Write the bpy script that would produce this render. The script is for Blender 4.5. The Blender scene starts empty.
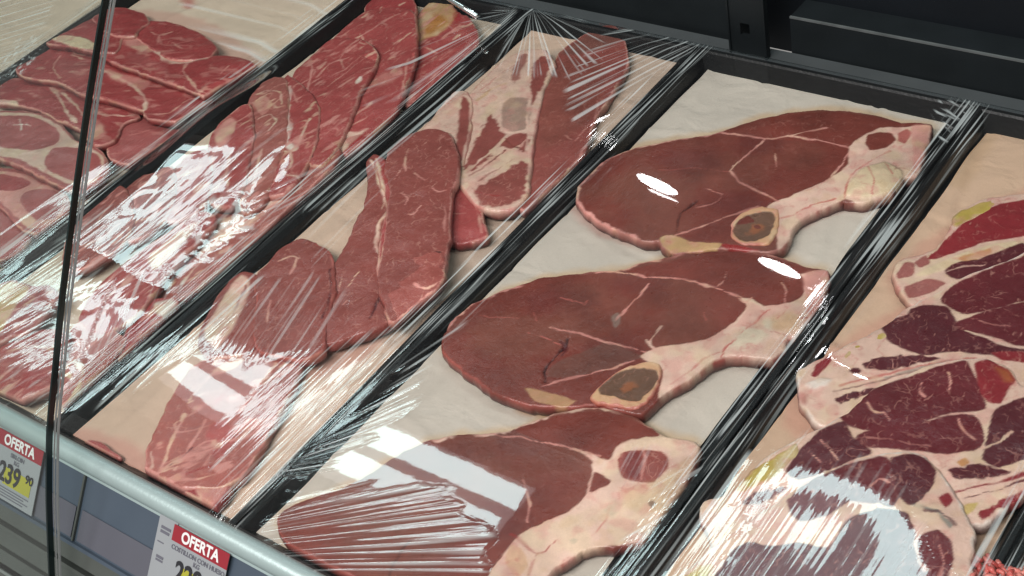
import bpy, math, random
import numpy as np
random.seed(4)
SC = bpy.context.scene
COL = SC.collection

# ------------------------------------------------------------------ camera
F = 1410.249
CAMR = np.array([[0.79472125, -0.27539086, 0.54090481],
                 [0.58113483, 0.60247155, -0.54709263],
                 [-0.17521546, 0.74912476, 0.63883616]])
CAMP = np.array([0.0, 0.0, 0.8])

def rays(p):
    p = np.atleast_2d(np.asarray(p, float))
    v = np.stack([p[:, 0] - 512, 288 - p[:, 1], np.full(len(p), -F)], 1)
    return v @ CAMR.T

def atz(p, z):
    v = rays(p)
    return CAMP + v * ((z - CAMP[2]) / v[:, 2])[:, None]

def at1(x, y, z=0.0):
    return atz([(x, y)], z)[0]

cd = bpy.data.cameras.new('camera'); cam = bpy.data.objects.new('camera', cd); COL.objects.link(cam)
from mathutils import Matrix
m4 = Matrix([list(CAMR[i]) + [CAMP[i]] for i in range(3)] + [[0, 0, 0, 1]])
cam.matrix_world = m4
cd.sensor_width = 36; cd.lens = 36 * F / 1024; cd.clip_start = 0.01; cd.clip_end = 100
SC.camera = cam

# ------------------------------------------------------------------ helpers
def lin(r, g, b):
    return np.array([((c / 255 + 0.055) / 1.055) ** 2.4 if c > 10 else c / 255 / 12.92 for c in (r, g, b)])

def hsh(i, j, s):
    h = (i.astype(np.int64) * 374761393 + j.astype(np.int64) * 668265263 + s * 1442695041) & 0x7fffffff
    h = ((h ^ (h >> 13)) * 1274126177) & 0x7fffffff
    return ((h ^ (h >> 16)) & 0xffff) / 32767.5 - 1

def vn(x, y, s):
    i = np.floor(x); j = np.floor(y); u = x - i; v = y - j
    u = u * u * (3 - 2 * u); v = v * v * (3 - 2 * v)
    i = i.astype(np.int64); j = j.astype(np.int64)
    return (hsh(i, j, s) * (1 - u) + hsh(i + 1, j, s) * u) * (1 - v) + (hsh(i, j + 1, s) * (1 - u) + hsh(i + 1, j + 1, s) * u) * v

def fbm(x, y, size, octs=3, s=0):
    r = 0; a = 1; n = 0; f = 1 / size
    for k in range(octs):
        r = r + a * vn(x * f + 17.3 * k, y * f - 9.1 * k, s + 7 * k); n += a; a *= .5; f *= 2.03
    return r / n

def cat(p, n=5, closed=True):
    p = np.asarray(p, float); N = len(p); out = []
    rng = range(N) if closed else range(N - 1)
    for i in rng:
        if closed: a, b, c, d = p[i - 1], p[i], p[(i + 1) % N], p[(i + 2) % N]
        else: a, b, c, d = p[max(i - 1, 0)], p[i], p[i + 1], p[min(i + 2, N - 1)]
        for k in range(n):
            t = k / n
            q = .5 * (2 * b + (c - a) * t + (2 * a - 5 * b + 4 * c - d) * t * t + (3 * b - a - 3 * c + d) * t ** 3)
            out.append(.6 * q + .4 * (b + (c - b) * t))
    if not closed: out.append(p[-1])
    return np.array(out)

def segdist(P, poly, closed=True):
    """distance, nearest point, parameter index"""
    A = poly; B = np.roll(poly, -1, 0) if closed else poly[1:]
    if not closed: A = poly[:-1]
    D = np.full(len(P), 1e9); Q = np.zeros((len(P), 2)); I = np.zeros(len(P))
    for k in range(len(A)):
        ab = B[k] - A[k]; L = ab @ ab
        if L < 1e-14: continue
        t = np.clip(((P - A[k]) @ ab) / L, 0, 1)
        q = A[k] + t[:, None] * ab
        d = np.hypot(P[:, 0] - q[:, 0], P[:, 1] - q[:, 1])
        m = d < D
        D[m] = d[m]; Q[m] = q[m]; I[m] = k + t[m]
    return D, Q, I

def inside(P, poly):
    r = np.zeros(len(P), bool); x = P[:, 0]; y = P[:, 1]
    B = np.roll(poly, -1, 0)
    for (ax, ay), (bx, by) in zip(poly, B):
        if ay == by: continue
        c = ((ay > y) != (by > y)) & (x < (bx - ax) * (y - ay) / (by - ay) + ax)
        r ^= c
    return r

def sdpoly(P, poly):
    D, Q, I = segdist(P, poly)
    return np.where(inside(P, poly), D, -D), Q

def sstep(a, b, x):
    t = np.clip((x - a) / (b - a), 0, 1); return t * t * (3 - 2 * t)

def meshobj(name, V, Fc, mat, parent=None, smooth=True):
    me = bpy.data.meshes.new(name)
    me.from_pydata([tuple(map(float, v)) for v in V], [], [tuple(map(int, f)) for f in Fc])
    me.update()
    if smooth: me.polygons.foreach_set('use_smooth', [True] * len(me.polygons))
    if mat: me.materials.append(mat)
    o = bpy.data.objects.new(name, me); COL.objects.link(o)
    if parent: o.parent = parent
    return o

def tag(o, label, cat_, group=None, kind=None):
    if label: o['label'] = label
    if cat_: o['category'] = cat_
    if group: o['group'] = group
    if kind: o['kind'] = kind
    return o

def empty(name, label, cat_, group=None):
    o = bpy.data.objects.new(name, None); COL.objects.link(o); o.empty_display_size = .02
    return tag(o, label, cat_, group)

class MB:
    def __init__(s): s.v = []; s.f = []
    def box(s, x0, x1, y0, y1, z0, z1):
        n = len(s.v)
        s.v += [(x, y, z) for z in (z0, z1) for y in (y0, y1) for x in (x0, x1)]
        s.f += [(n, n + 2, n + 3, n + 1), (n + 4, n + 5, n + 7, n + 6), (n, n + 1, n + 5, n + 4), (n + 2, n + 6, n + 7, n + 3), (n, n + 4, n + 6, n + 2), (n + 1, n + 3, n + 7, n + 5)]
        return s
    def prof(s, pts, x0, x1, closed=True):
        """extrude a yz profile along x"""
        n = len(s.v); k = len(pts)
        for x in (x0, x1): s.v += [(x, y, z) for y, z in pts]
        for i in range(k if closed else k - 1):
            j = (i + 1) % k; s.f.append((n + i, n + j, n + k + j, n + k + i))
        if closed:
            s.f.append(tuple(range(n + k - 1, n - 1, -1))); s.f.append(tuple(range(n + k, n + 2 * k)))
        return s
    def loop(s, rects):
        """rects: list of (x0,x1,y0,y1,z): bands joining successive rectangles"""
        n = len(s.v)
        for (x0, x1, y0, y1, z) in rects: s.v += [(x0, y0, z), (x1, y0, z), (x1, y1, z), (x0, y1, z)]
        for a in range(len(rects) - 1):
            for i in range(4):
                j = (i + 1) % 4; s.f.append((n + 4 * a + i, n + 4 * a + j, n + 4 * a + 4 + j, n + 4 * a + 4 + i))
        return s
    def tube(s, pts, r, sides=8, cap=True):
        pts = [np.array(p, float) for p in pts]; n0 = len(s.v)
        for i, p in enumerate(pts):
            t = pts[min(i + 1, len(pts) - 1)] - pts[max(i - 1, 0)]; t /= np.linalg.norm(t)
            a = np.cross(t, (0, 0, 1) if abs(t[2]) < .9 else (1, 0, 0)); a /= np.linalg.norm(a); b = np.cross(t, a)
            rr = r[i] if hasattr(r, '__len__') else r
            for k in range(sides):
                an = 2 * math.pi * k / sides; s.v.append(tuple(p + rr * (math.cos(an) * a + math.sin(an) * b)))
        for i in range(len(pts) - 1):
            for k in range(sides):
                j = (k + 1) % sides; q = n0 + i * sides
                s.f.append((q + k, q + j, q + sides + j, q + sides + k))
        if cap:
            s.f.append(tuple(range(n0 + sides - 1, n0 - 1, -1))); q = n0 + (len(pts) - 1) * sides; s.f.append(tuple(range(q, q + sides)))
        return s
    def build(s, name, mat, parent=None, smooth=False): return meshobj(name, s.v, s.f, mat, parent, smooth)

# ------------------------------------------------------------------ materials
def newmat(name):
    m = bpy.data.materials.new(name); m.use_nodes = True
    nt = m.node_tree; nt.nodes.clear()
    out = nt.nodes.new('ShaderNodeOutputMaterial')
    return m, nt, out

class NT:
    def __init__(s, nt): s.t = nt
    def n(s, typ, **kw):
        d = s.t.nodes.new('ShaderNode' + typ)
        for k, v in kw.items():
            if k.startswith('i_'):
                key = k[2:].replace('_', ' '); d.inputs[key].default_value = v
            else: setattr(d, k, v)
        return d
    def l(s, a, b): s.t.links.new(a, b)
    def math(s, op, a, b=None, c=None, clamp=False):
        d = s.n('Math', operation=op); d.use_clamp = clamp
        for i, v in enumerate((a, b, c)):
            if v is None: continue
            if isinstance(v, (int, float)): d.inputs[i].default_value = v
            else: s.l(v, d.inputs[i])
        return d.outputs[0]
    def mix(s, f, a, b):
        d = s.n('Mix', data_type='RGBA')
        for sock, v in ((d.inputs['Factor'], f), (d.inputs[6], a), (d.inputs[7], b)):
            if isinstance(v, (int, float)): sock.default_value = v
            elif isinstance(v, (tuple, list, np.ndarray)): sock.default_value = (*[float(c) for c in v[:3]], 1)
            else: s.l(v, sock)
        return d.outputs[2]
    def ramp(s, x, a, b):
        d = s.n('MapRange', interpolation_type='SMOOTHSTEP'); d.inputs[1].default_value = a; d.inputs[2].default_value = b
        s.l(x, d.inputs[0]); return d.outputs[0]

def simple(name, rgb, rough=.5, metal=0, var=.12, vs=30, bump=0, bs=200, spec=.5):
    m, nt, out = newmat(name); g = NT(nt)
    p = g.n('BsdfPrincipled', i_Roughness=rough, i_Metallic=metal); p.inputs['Specular IOR Level'].default_value = spec
    tc = g.n('TexCoord')
    no = g.n('TexNoise', i_Scale=vs, i_Detail=4.0); g.l(tc.outputs['Object'], no.inputs['Vector'])
    c = g.mix(no.outputs[0], tuple(np.array(rgb) * (1 - var)), tuple(np.array(rgb) * (1 + var)))
    g.l(c, p.inputs['Base Color'])
    g.l(g.math('ADD', g.math('MULTIPLY', no.outputs[0], .15), rough - .07), p.inputs['Roughness'])
    if bump:
        n2 = g.n('TexNoise', i_Scale=bs, i_Detail=3.0); g.l(tc.outputs['Object'], n2.inputs['Vector'])
        b = g.n('Bump', i_Strength=1.0, i_Distance=bump); g.l(n2.outputs[0], b.inputs['Height']); g.l(b.outputs[0], p.inputs['Normal'])
    g.l(p.outputs[0], out.inputs[0])
    return m

FATC = lin(222, 190, 172)
def meat_material():
    m, nt, out = newmat('meat'); g = NT(nt)
    p = g.n('BsdfPrincipled'); p.inputs['Specular IOR Level'].default_value = .6
    col = g.n('Attribute', attribute_name='Col'); mb = g.n('Attribute', attribute_name='marb')
    tc = g.n('TexCoord'); oi = g.n('ObjectInfo')
    off = g.n('VectorMath', operation='ADD'); g.l(tc.outputs['Object'], off.inputs[0])
    k = g.math('MULTIPLY', oi.outputs['Random'], 5.0); g.l(k, off.inputs[1])
    vec = off.outputs[0]
    def noise(sc, det=3.0, v=vec, dist=0.0):
        n = g.n('TexNoise', i_Scale=sc, i_Detail=det, i_Distortion=dist); g.l(v, n.inputs['Vector']); return n.outputs[0]
    # short branching veins: cell borders, kept only in scattered patches
    def cellv(sc, w, m0, m1, msc):
        dn = g.n('TexNoise', i_Scale=sc * 1.3, i_Detail=2.0); g.l(vec, dn.inputs['Vector'])
        dv = g.n('VectorMath', operation='MULTIPLY_ADD'); g.l(dn.outputs['Color'], dv.inputs[0]); dv.inputs[1].default_value = (.9 / sc,) * 3; g.l(vec, dv.inputs[2])
        vo = g.n('TexVoronoi', feature='DISTANCE_TO_EDGE', i_Scale=sc); g.l(dv.outputs[0], vo.inputs['Vector'])
        return g.math('MULTIPLY', g.math('SUBTRACT', 1.0, g.ramp(vo.outputs[0], w * .3, w)), g.ramp(noise(msc, 2.0), m0, m1))
    vein = g.math('MAXIMUM', cellv(52, .034, .50, .64, 75), g.math('MULTIPLY', cellv(120, .09, .52, .66, 130), .7))
    # short flecks along the grain
    mp = g.n('Mapping'); g.l(vec, mp.inputs[0]); mp.inputs['Rotation'].default_value = (0, 0, .6); mp.inputs['Scale'].default_value = (1, .4, 1)
    fl = g.ramp(noise(300, 1.0, mp.outputs[0]), .66, .76)
    fl = g.math('MULTIPLY', fl, g.ramp(noise(50, 1.0), .42, .6))
    fac = g.math('MULTIPLY', g.math('MAXIMUM', g.math('MULTIPLY', vein, .55), g.math('MULTIPLY', fl, .75)), mb.outputs['Fac'], clamp=True)
    c = g.mix(fac, col.outputs['Color'], tuple(lin(208, 152, 138)))
    fine = noise(900, 2.0)
    c2 = g.mix(fine, (.88, .88, .88), (1.12, 1.12, 1.12))
    mul = g.n('Mix', data_type='RGBA', blend_type='MULTIPLY'); mul.inputs[0].default_value = 1; g.l(c, mul.inputs[6]); g.l(c2, mul.inputs[7])
    g.l(mul.outputs[2], p.inputs['Base Color'])
    g.l(g.math('ADD', g.math('MULTIPLY', noise(120), .3), .18), p.inputs['Roughness'])
    h = g.math('ADD', g.math('MULTIPLY', noise(420, 3.0), .0005), g.math('MULTIPLY', noise(140, 3.0, mp.outputs[0]), .0016))
    b = g.n('Bump', i_Strength=.8, i_Distance=1.0); g.l(h, b.inputs['Height']); g.l(b.outputs[0], p.inputs['Normal'])
    g.l(p.outputs[0], out.inputs[0])
    return m
MEAT = meat_material()

def paper_material(name, rgb):
    m, nt, out = newmat(name); g = NT(nt)
    p = g.n('BsdfPrincipled', i_Roughness=.75); col = g.n('Attribute', attribute_name='Col')
    tc = g.n('TexCoord')
    n1 = g.n('TexNoise', i_Scale=700.0, i_Detail=3.0); g.l(tc.outputs['Object'], n1.inputs['Vector'])
    n2 = g.n('TexNoise', i_Scale=25.0, i_Detail=4.0, i_Distortion=.5); g.l(tc.outputs['Object'], n2.inputs['Vector'])
    c = g.mix(n1.outputs[0], (.9, .9, .9), (1.08, 1.08, 1.08))
    mul = g.n('Mix', data_type='RGBA', blend_type='MULTIPLY'); mul.inputs[0].default_value = 1; g.l(col.outputs['Color'], mul.inputs[6]); g.l(c, mul.inputs[7])
    g.l(mul.outputs[2], p.inputs['Base Color'])
    b = g.n('Bump', i_Strength=.5, i_Distance=1.0)
    g.l(g.math('ADD', g.math('MULTIPLY', n1.outputs[0], .0004), g.math('MULTIPLY', n2.outputs[0], .009)), b.inputs['Height']); g.l(b.outputs[0], p.inputs['Normal'])
    g.l(p.outputs[0], out.inputs[0])
    return m
PAPER = paper_material('butcher_paper', None)

def schlick(g, nrm, f0):
    """reflectance of a thin clear sheet, the same from both sides"""
    ge = g.n('NewGeometry'); d = g.n('VectorMath', operation='DOT_PRODUCT')
    g.l(nrm if nrm is not None else ge.outputs['Normal'], d.inputs[0]); g.l(ge.outputs['Incoming'], d.inputs[1])
    c = g.math('SUBTRACT', 1.0, g.math('ABSOLUTE', d.outputs['Value']), clamp=True)
    return g.math('ADD', f0, g.math('MULTIPLY', g.math('POWER', c, 5.0), 1 - f0), clamp=True)

def film_material():
    m, nt, out = newmat('cling_film'); g = NT(nt)
    h = None
    for k in range(5):
        a = g.n('Attribute', attribute_name='wr%d' % k)
        sx = g.n('SeparateXYZ'); g.l(a.outputs['Vector'], sx.inputs[0])
        cx = g.n('CombineXYZ'); g.l(sx.outputs[0], cx.inputs[0]); g.l(sx.outputs[1], cx.inputs[1]); cx.inputs[2].default_value = k * 3.7
        n = g.n('TexNoise', i_Scale=1.0, i_Detail=1.0, i_Roughness=.4); g.l(cx.outputs[0], n.inputs['Vector'])
        hk = g.math('MULTIPLY', n.outputs[0], sx.outputs[2])
        h = hk if h is None else g.math('ADD', h, hk)
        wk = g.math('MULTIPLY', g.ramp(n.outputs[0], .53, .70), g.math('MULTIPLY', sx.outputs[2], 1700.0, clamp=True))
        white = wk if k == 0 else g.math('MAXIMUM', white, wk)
    tc = g.n('TexCoord')
    n1 = g.n('TexNoise', i_Scale=45.0, i_Detail=2.0); g.l(tc.outputs['Object'], n1.inputs['Vector'])
    n2 = g.n('TexNoise', i_Scale=240.0, i_Detail=2.0); g.l(tc.outputs['Object'], n2.inputs['Vector'])
    h = g.math('ADD', h, g.math('ADD', g.math('MULTIPLY', n1.outputs[0], .000022), g.math('MULTIPLY', n2.outputs[0], .0000025)))
    b = g.n('Bump', i_Strength=1.0, i_Distance=1.0); g.l(h, b.inputs['Height'])
    fac = schlick(g, b.outputs[0], .10)
    gl = g.n('BsdfGlossy', i_Roughness=.02); gl.inputs['Color'].default_value = (1, 1, 1, 1); g.l(b.outputs[0], gl.inputs['Normal'])
    tr = g.n('BsdfTransparent'); tr.inputs[0].default_value = (.975, .975, .975, 1)
    mx = g.n('MixShader'); g.l(fac, mx.inputs[0]); g.l(tr.outputs[0], mx.inputs[1]); g.l(gl.outputs[0], mx.inputs[2])
    # sharp creases turn milky, the white also painted in for glare streaks
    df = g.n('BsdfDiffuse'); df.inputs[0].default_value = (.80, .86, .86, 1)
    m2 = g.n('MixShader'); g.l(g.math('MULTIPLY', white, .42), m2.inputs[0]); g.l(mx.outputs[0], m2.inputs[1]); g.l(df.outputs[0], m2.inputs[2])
    g.l(m2.outputs[0], out.inputs[0])
    return m
FILM = film_material()

def glass_material(name, tint):
    m, nt, out = newmat(name); g = NT(nt)
    fac = schlick(g, None, .04)
    gl = g.n('BsdfGlossy', i_Roughness=.01); gl.inputs['Color'].default_value = (1, 1, 1, 1)
    tr = g.n('BsdfTransparent'); tr.inputs[0].default_value = (*tint, 1)
    mx = g.n('MixShader'); g.l(fac, mx.inputs[0]); g.l(tr.outputs[0], mx.inputs[1]); g.l(gl.outputs[0], mx.inputs[2])
    g.l(mx.outputs[0], out.inputs[0]); return m
GLASS = glass_material('clear_glass', (.95, .975, .965))
BLACK = simple('black_plastic', (.010, .011, .012), .38, spec=.35, bump=.0003, bs=300)
EDGE = simple('dark_glass_edge', (.004, .012, .012), .15)
PALE = simple('pale_edge_grey', (.32, .33, .33), .2)
CASE = simple('case_black_paint', (.004, .006, .009), .6, vs=12, var=.4, spec=.25)
LEDGE = simple('case_ledge_paint', (.009, .012, .014), .55, vs=15, var=.5, spec=.3)
ALU = simple('rail_aluminium', (.36, .45, .45), .42, metal=.25, vs=20, var=.08, bump=.0002, bs=300)
CHAN = simple('price_channel_plastic', tuple(lin(72, 83, 96)), .35, vs=14, var=.1)
STRIP = simple('price_strip_paper', tuple(lin(88, 89, 99)), .5, vs=18, var=.08)
LOWER = simple('bumper_grey_olive', tuple(lin(78, 82, 79)), .4, vs=25, var=.2)
GROOVE = simple('bumper_groove', (.02, .02, .02), .6)
PANEL = simple('base_panel_grey', tuple(lin(72, 74, 72)), .5, vs=25, var=.15)
CHROME = simple('chrome', (.8, .85, .85), .12, metal=1, var=.03)
HIGHLIGHT = simple('highlight_paint', (.12, .13, .13), .35, vs=60, var=.5)
DECK = simple('steel_shelf', (.10, .11, .115), .4, metal=.3)
WHITEC = simple('tag_card', tuple(lin(146, 150, 154)), .5, var=.03)
RED = simple('tag_red', tuple(lin(142, 34, 46)), .5, var=.05)
YEL = simple('tag_yellow', tuple(lin(164, 160, 52)), .5, var=.04)
INK = simple('tag_ink', (.015, .015, .02), .6, var=.02)
INKW = simple('tag_white_ink', (.75, .75, .75), .6, var=.02)
INKG = simple('tag_grey_ink', (.12, .12, .15), .6, var=.02)

# ------------------------------------------------------------------ meat builder
C = dict(
    lean4=lin(123, 59, 50), lean4b=lin(126, 74, 62), brown=lin(112, 82, 72), dark=lin(86, 34, 38),
    lean3=lin(150, 80, 73), lean3b=lin(170, 98, 90), lean2=lin(172, 80, 78), lean1=lin(166, 70, 70), lean1b=lin(174, 92, 90),
    lean5=lin(104, 38, 44), lean5r=lin(142, 44, 50), lean5d=lin(90, 35, 42),
    fat=lin(226, 190, 172), fatp=lin(216, 150, 140), faty=lin(226, 202, 168), fatw=lin(236, 220, 208), fatr=lin(196, 110, 102),
    cart=lin(192, 168, 84), orange=lin(196, 132, 62), bone=lin(214, 168, 130), marrow=lin(112, 82, 66), marrowo=lin(160, 98, 66),
    red=lin(160, 26, 34), black=lin(52, 20, 22), grey=lin(150, 142, 132), tan=lin(206, 168, 120), stain=lin(176, 112, 48),
    green=lin(216, 206, 180))
PI = [0]

def piece(name, label, cat_, group, outline, z, thick, base, layers=(), side='fatr', marb=.5, step=.0013, dome=.0012, seed=None,
          parent=None, rim_r=.0016, blot=None, jag=.0010, tone=.16, lump=.0008, grow=0.0, kindless=False, brown=0.0, side2=None, lim=None, tilt=(0, 0)):
    PI[0] += 1; seed = seed or PI[0] * 31
    pl = cat(outline, 5)
    if grow:
        c0 = pl.mean(0); t = np.roll(pl, -1, 0) - np.roll(pl, 1, 0); nrm = np.stack([t[:, 1], -t[:, 0]], 1); nrm /= np.linalg.norm(nrm, axis=1)[:, None] + 1e-9
        ar = np.sum(pl[:, 0] * np.roll(pl[:, 1], -1) - np.roll(pl[:, 0], -1) * pl[:, 1])
        pl = pl + nrm * grow * (1 if ar > 0 else -1)
    W = atz(pl, z)[:, :2]
    w0 = W.mean(0)
    # organic jitter of the cut edge
    W = W + np.stack([fbm(W[:, 0], W[:, 1], .009, 2, seed), fbm(W[:, 0], W[:, 1], .009, 2, seed + 3)], 1) * jag * 1.6 + np.stack([fbm(W[:, 0], W[:, 1], .0035, 1, seed + 6), fbm(W[:, 0], W[:, 1], .0035, 1, seed + 8)], 1) * jag * .6
    if lim is not None:
        W[:, 0] = np.clip(W[:, 0], lim[0], lim[1]); W[:, 1] = np.maximum(W[:, 1], Y0 + .011)
    lo = W.min(0) - step * 2; hi = W.max(0) + step * 2
    # keep the sheet to what the view can plausibly reach
    nx = int((hi[0] - lo[0]) / step) + 1; ny = int((hi[1] - lo[1]) / step) + 1
    gx, gy = np.meshgrid(lo[0] + np.arange(nx) * step, lo[1] + np.arange(ny) * step)
    P = np.stack([gx.ravel(), gy.ravel()], 1)
    sd, Q = sdpoly(P, W)
    ins = (sd > step * .25).reshape(ny, nx)
    cell = ins[:-1, :-1] | ins[1:, :-1] | ins[:-1, 1:] | ins[1:, 1:]
    jj, ii = np.nonzero(cell)
    i0 = jj * nx + ii
    quads = np.stack([i0, i0 + 1, i0 + nx + 1, i0 + nx], 1)
    used = np.unique(quads); remap = np.full(nx * ny, -1); remap[used] = np.arange(len(used))
    quads = remap[quads]
    P = P[used]; sd = sd[used]; Q = Q[used]
    snap = sd <= step * .25
    P = np.where(snap[:, None], Q, P); sd = np.where(snap, 0, sd)
    # warped coordinates for the pattern
    wx = fbm(P[:, 0], P[:, 1], .012, 3, seed + 11); wy = fbm(P[:, 0], P[:, 1], .012, 3, seed + 29)
    PW = P + np.stack([wx, wy], 1) * .0016
    nz = fbm(P[:, 0], P[:, 1], .005, 2, seed + 41)
    col = np.tile(C[base], (len(P), 1)).astype(float)
    lf = fbm(P[:, 0], P[:, 1], .03, 3, seed + 5)
    if brown:
        a = sstep(-.25, .5, fbm(P[:, 0], P[:, 1], .05, 2, seed + 77)) * brown
        col = col * (1 - a[:, None]) + C['lean4b'] * a[:, None]
    mb = np.full(len(P), float(marb)); dz = np.zeros(len(P))
    for L in layers:
        kind, cn = L[0], L[1]
        o = L[-1] if isinstance(L[-1], dict) else {}
        c = C[cn]
        if kind == 'rim':
            w = L[2] * .001; a = (1 - sstep(w * .5, w * 1.3, sd + nz * w * .8)) * sstep(-.45, .25, fbm(P[:, 0], P[:, 1], .022, 2, seed + 13) + o.get('k', .1))
            if 'on' in o:   # only along part of the edge
                q = atz(o['on'], z)[:, :2]; dd = segdist(P, q, False)[0]; a = a * (1 - sstep(.004, .009, dd))
        elif kind == 'poly':
            q = atz(cat(L[2], 4), z)[:, :2]; f = o.get('f', .8) * .001
            s_ = sdpoly(PW, q)[0] + nz * o.get('n', .6) * .001
            a = sstep(-f, f, s_ + o.get('g', 0) * .001)
            if o.get('dome'): dz += np.clip(s_, 0, .012) / .012 * o['dome'] * .001
        else:
            q = atz(cat(L[2], 4, False), z)[:, :2]
            D, _, I = segdist(PW + .0009 * np.stack([fbm(P[:, 0], P[:, 1], .006, 2, seed + 171), fbm(P[:, 0], P[:, 1], .006, 2, seed + 173)], 1), q, False)
            w = L[3] * .0005 * np.clip(.9 + 1.1 * fbm(P[:, 0], P[:, 1], .010, 2, seed + 181) + .3 * np.sin(I * .9 + seed), .15, 2)
            if o.get('taper'): w = w * np.clip(1.15 - I / len(q), .15, 1)
            a = (1 - sstep(w * .45, w * 1.4 + .0004, D)) * (.62 + .38 * sstep(-.3, .3, fbm(P[:, 0], P[:, 1], .014, 2, seed + 191)))
        a = a * o.get('a', 1.0)
        cc = c * (1 + .1 * lf[:, None])
        col = col * (1 - a[:, None]) + cc * a[:, None]
        mb = mb * (1 - a) + o.get('marb', .0 if cn[:3] not in ('lea', 'bro', 'dar') else marb) * a
        dz += a * o.get('dz', 0) * .001
    if blot:
        am, size, ang = blot; ca, sa = math.cos(ang), math.sin(ang)
        u = (PW[:, 0] * ca + PW[:, 1] * sa) / 2.6; v = -PW[:, 0] * sa + PW[:, 1] * ca
        bl = fbm(u, v, size, 3, seed + 141); ridge = 1 - sstep(.02, .10, np.abs(fbm(u, v, size * 1.6, 2, seed + 151)))
        a = np.clip(am * np.maximum(sstep(.28, .5, bl), .8 * ridge * sstep(-.1, .35, fbm(u, v, size * 2, 2, seed + 161))), 0, 1)
        a = (a * sstep(.15, .05, col @ np.array([.3, .6, .1])))[:, None] if False else a[:, None]
        col = col * (1 - a) + C['fatp'] * a; mb = mb * (1 - a[:, 0])
    # fat is never one colour: cream and pink patches, thin blood lines
    lum = col @ np.array([.3, .6, .1]); ft = sstep(.22, .36, lum)
    n1 = fbm(P[:, 0], P[:, 1], .011, 3, seed + 101); n2 = fbm(P[:, 0], P[:, 1], .018, 2, seed + 113); n3 = fbm(P[:, 0], P[:, 1], .016, 3, seed + 127)
    for cc, aa in ((C['faty'], .5 * sstep(0, .5, n2)), (C['fatp'], .4 * sstep(.05, .45, n1)), (C['fatr'], .4 * (1 - sstep(.012, .05, np.abs(n3))) * sstep(-.1, .4, n1 - n2)), (C['tan'], .22 * sstep(.2, .6, -n1 + .3 * n3))):
        a = (aa * ft)[:, None]; col = col * (1 - a) + cc * a
    fine = fbm(P[:, 0], P[:, 1], .004, 2, seed + 91)
    col = col * (1 + tone * lf + .07 * fine)[:, None]
    t = np.clip(sd / rim_r, 0, 1)
    zz = z - rim_r * .55 * (1 - np.sqrt(1 - (1 - t) ** 2)) + dome * (1 - np.exp(-sd / .014)) - dome + lump * fbm(P[:, 0], P[:, 1], .035, 2, seed + 55) * t + dz * t + .28 * lump * fbm(P[:, 0], P[:, 1], .011, 2, seed + 58) * t
    tz = (P - w0) @ np.array(tilt); zz = zz + tz
    V = np.column_stack([P, zz])
    # skirt: the cut side of the slice
    E = np.concatenate([quads[:, [0, 1]], quads[:, [1, 2]], quads[:, [2, 3]], quads[:, [3, 0]]])
    key = np.sort(E, 1); _, inv, cnt = np.unique(key, axis=0, return_inverse=True, return_counts=True)
    be = E[cnt[inv.ravel()] == 1]
    bv = np.unique(be)
    tdir = np.zeros((len(P), 2))
    for a, b in be:
        d = P[b] - P[a]; n = np.array([d[1], -d[0]]); tdir[a] += n; tdir[b] += n
    ln = np.linalg.norm(tdir[bv], axis=1)[:, None] + 1e-9; nrm = tdir[bv] / ln
    pos = np.full(len(P), -1); pos[bv] = np.arange(len(bv))
    faces = [tuple(q) for q in quads]
    prev = bv.copy(); base_i = len(V)
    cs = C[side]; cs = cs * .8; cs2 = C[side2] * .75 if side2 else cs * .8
    Vs = [V]; Cs = [col]; Ms = [mb]
    zb = z - thick
    wob = fbm(P[bv][:, 0], P[bv][:, 1], .012, 2, seed + 66)
    rings = [(.0007, .25), (.001, .5), (.0006, .78), (-.0008, 1.0)]
    for r, (o_, hgt) in enumerate(rings):
        pz = V[bv, 2] * (1 - hgt) + np.maximum(zb + tz[bv], .0025) * hgt
        pp = P[bv] + nrm * (o_ + .0006 * wob * (1 - hgt))[:, None]
        Vs.append(np.column_stack([pp, pz]))
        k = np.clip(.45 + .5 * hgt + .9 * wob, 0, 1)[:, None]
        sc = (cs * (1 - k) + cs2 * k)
        mixk = min(1, (.7 if side == 'dark' else .45) + r * .3)  # cut sides coloured darker to add shade under the slice edges
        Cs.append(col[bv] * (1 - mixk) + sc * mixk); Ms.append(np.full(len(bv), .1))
        cur = base_i + np.arange(len(bv)); base_i += len(bv)
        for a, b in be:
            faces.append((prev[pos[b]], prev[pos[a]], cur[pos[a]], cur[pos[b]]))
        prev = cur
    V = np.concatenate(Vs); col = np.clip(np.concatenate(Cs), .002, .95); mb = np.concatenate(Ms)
    org = np.array([w0[0], w0[1], zb])
    if parent is not None:
        org = np.array(parent.location)
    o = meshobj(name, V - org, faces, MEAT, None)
    if parent is not None: o.parent = parent
    else: o.location = org
    me = o.data
    at = me.attributes.new('Col', 'FLOAT_COLOR', 'POINT'); at.data.foreach_set('color', np.column_stack([col, np.ones(len(col))]).astype(np.float32).ravel())
    at = me.attributes.new('marb', 'FLOAT', 'POINT'); at.data.foreach_set('value', mb.astype(np.float32))
    if label: tag(o, label, cat_, group)
    return o

# ------------------------------------------------------------------ display case
RIMZ = .022
Y0, Y1 = .3525, 1.06

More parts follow.
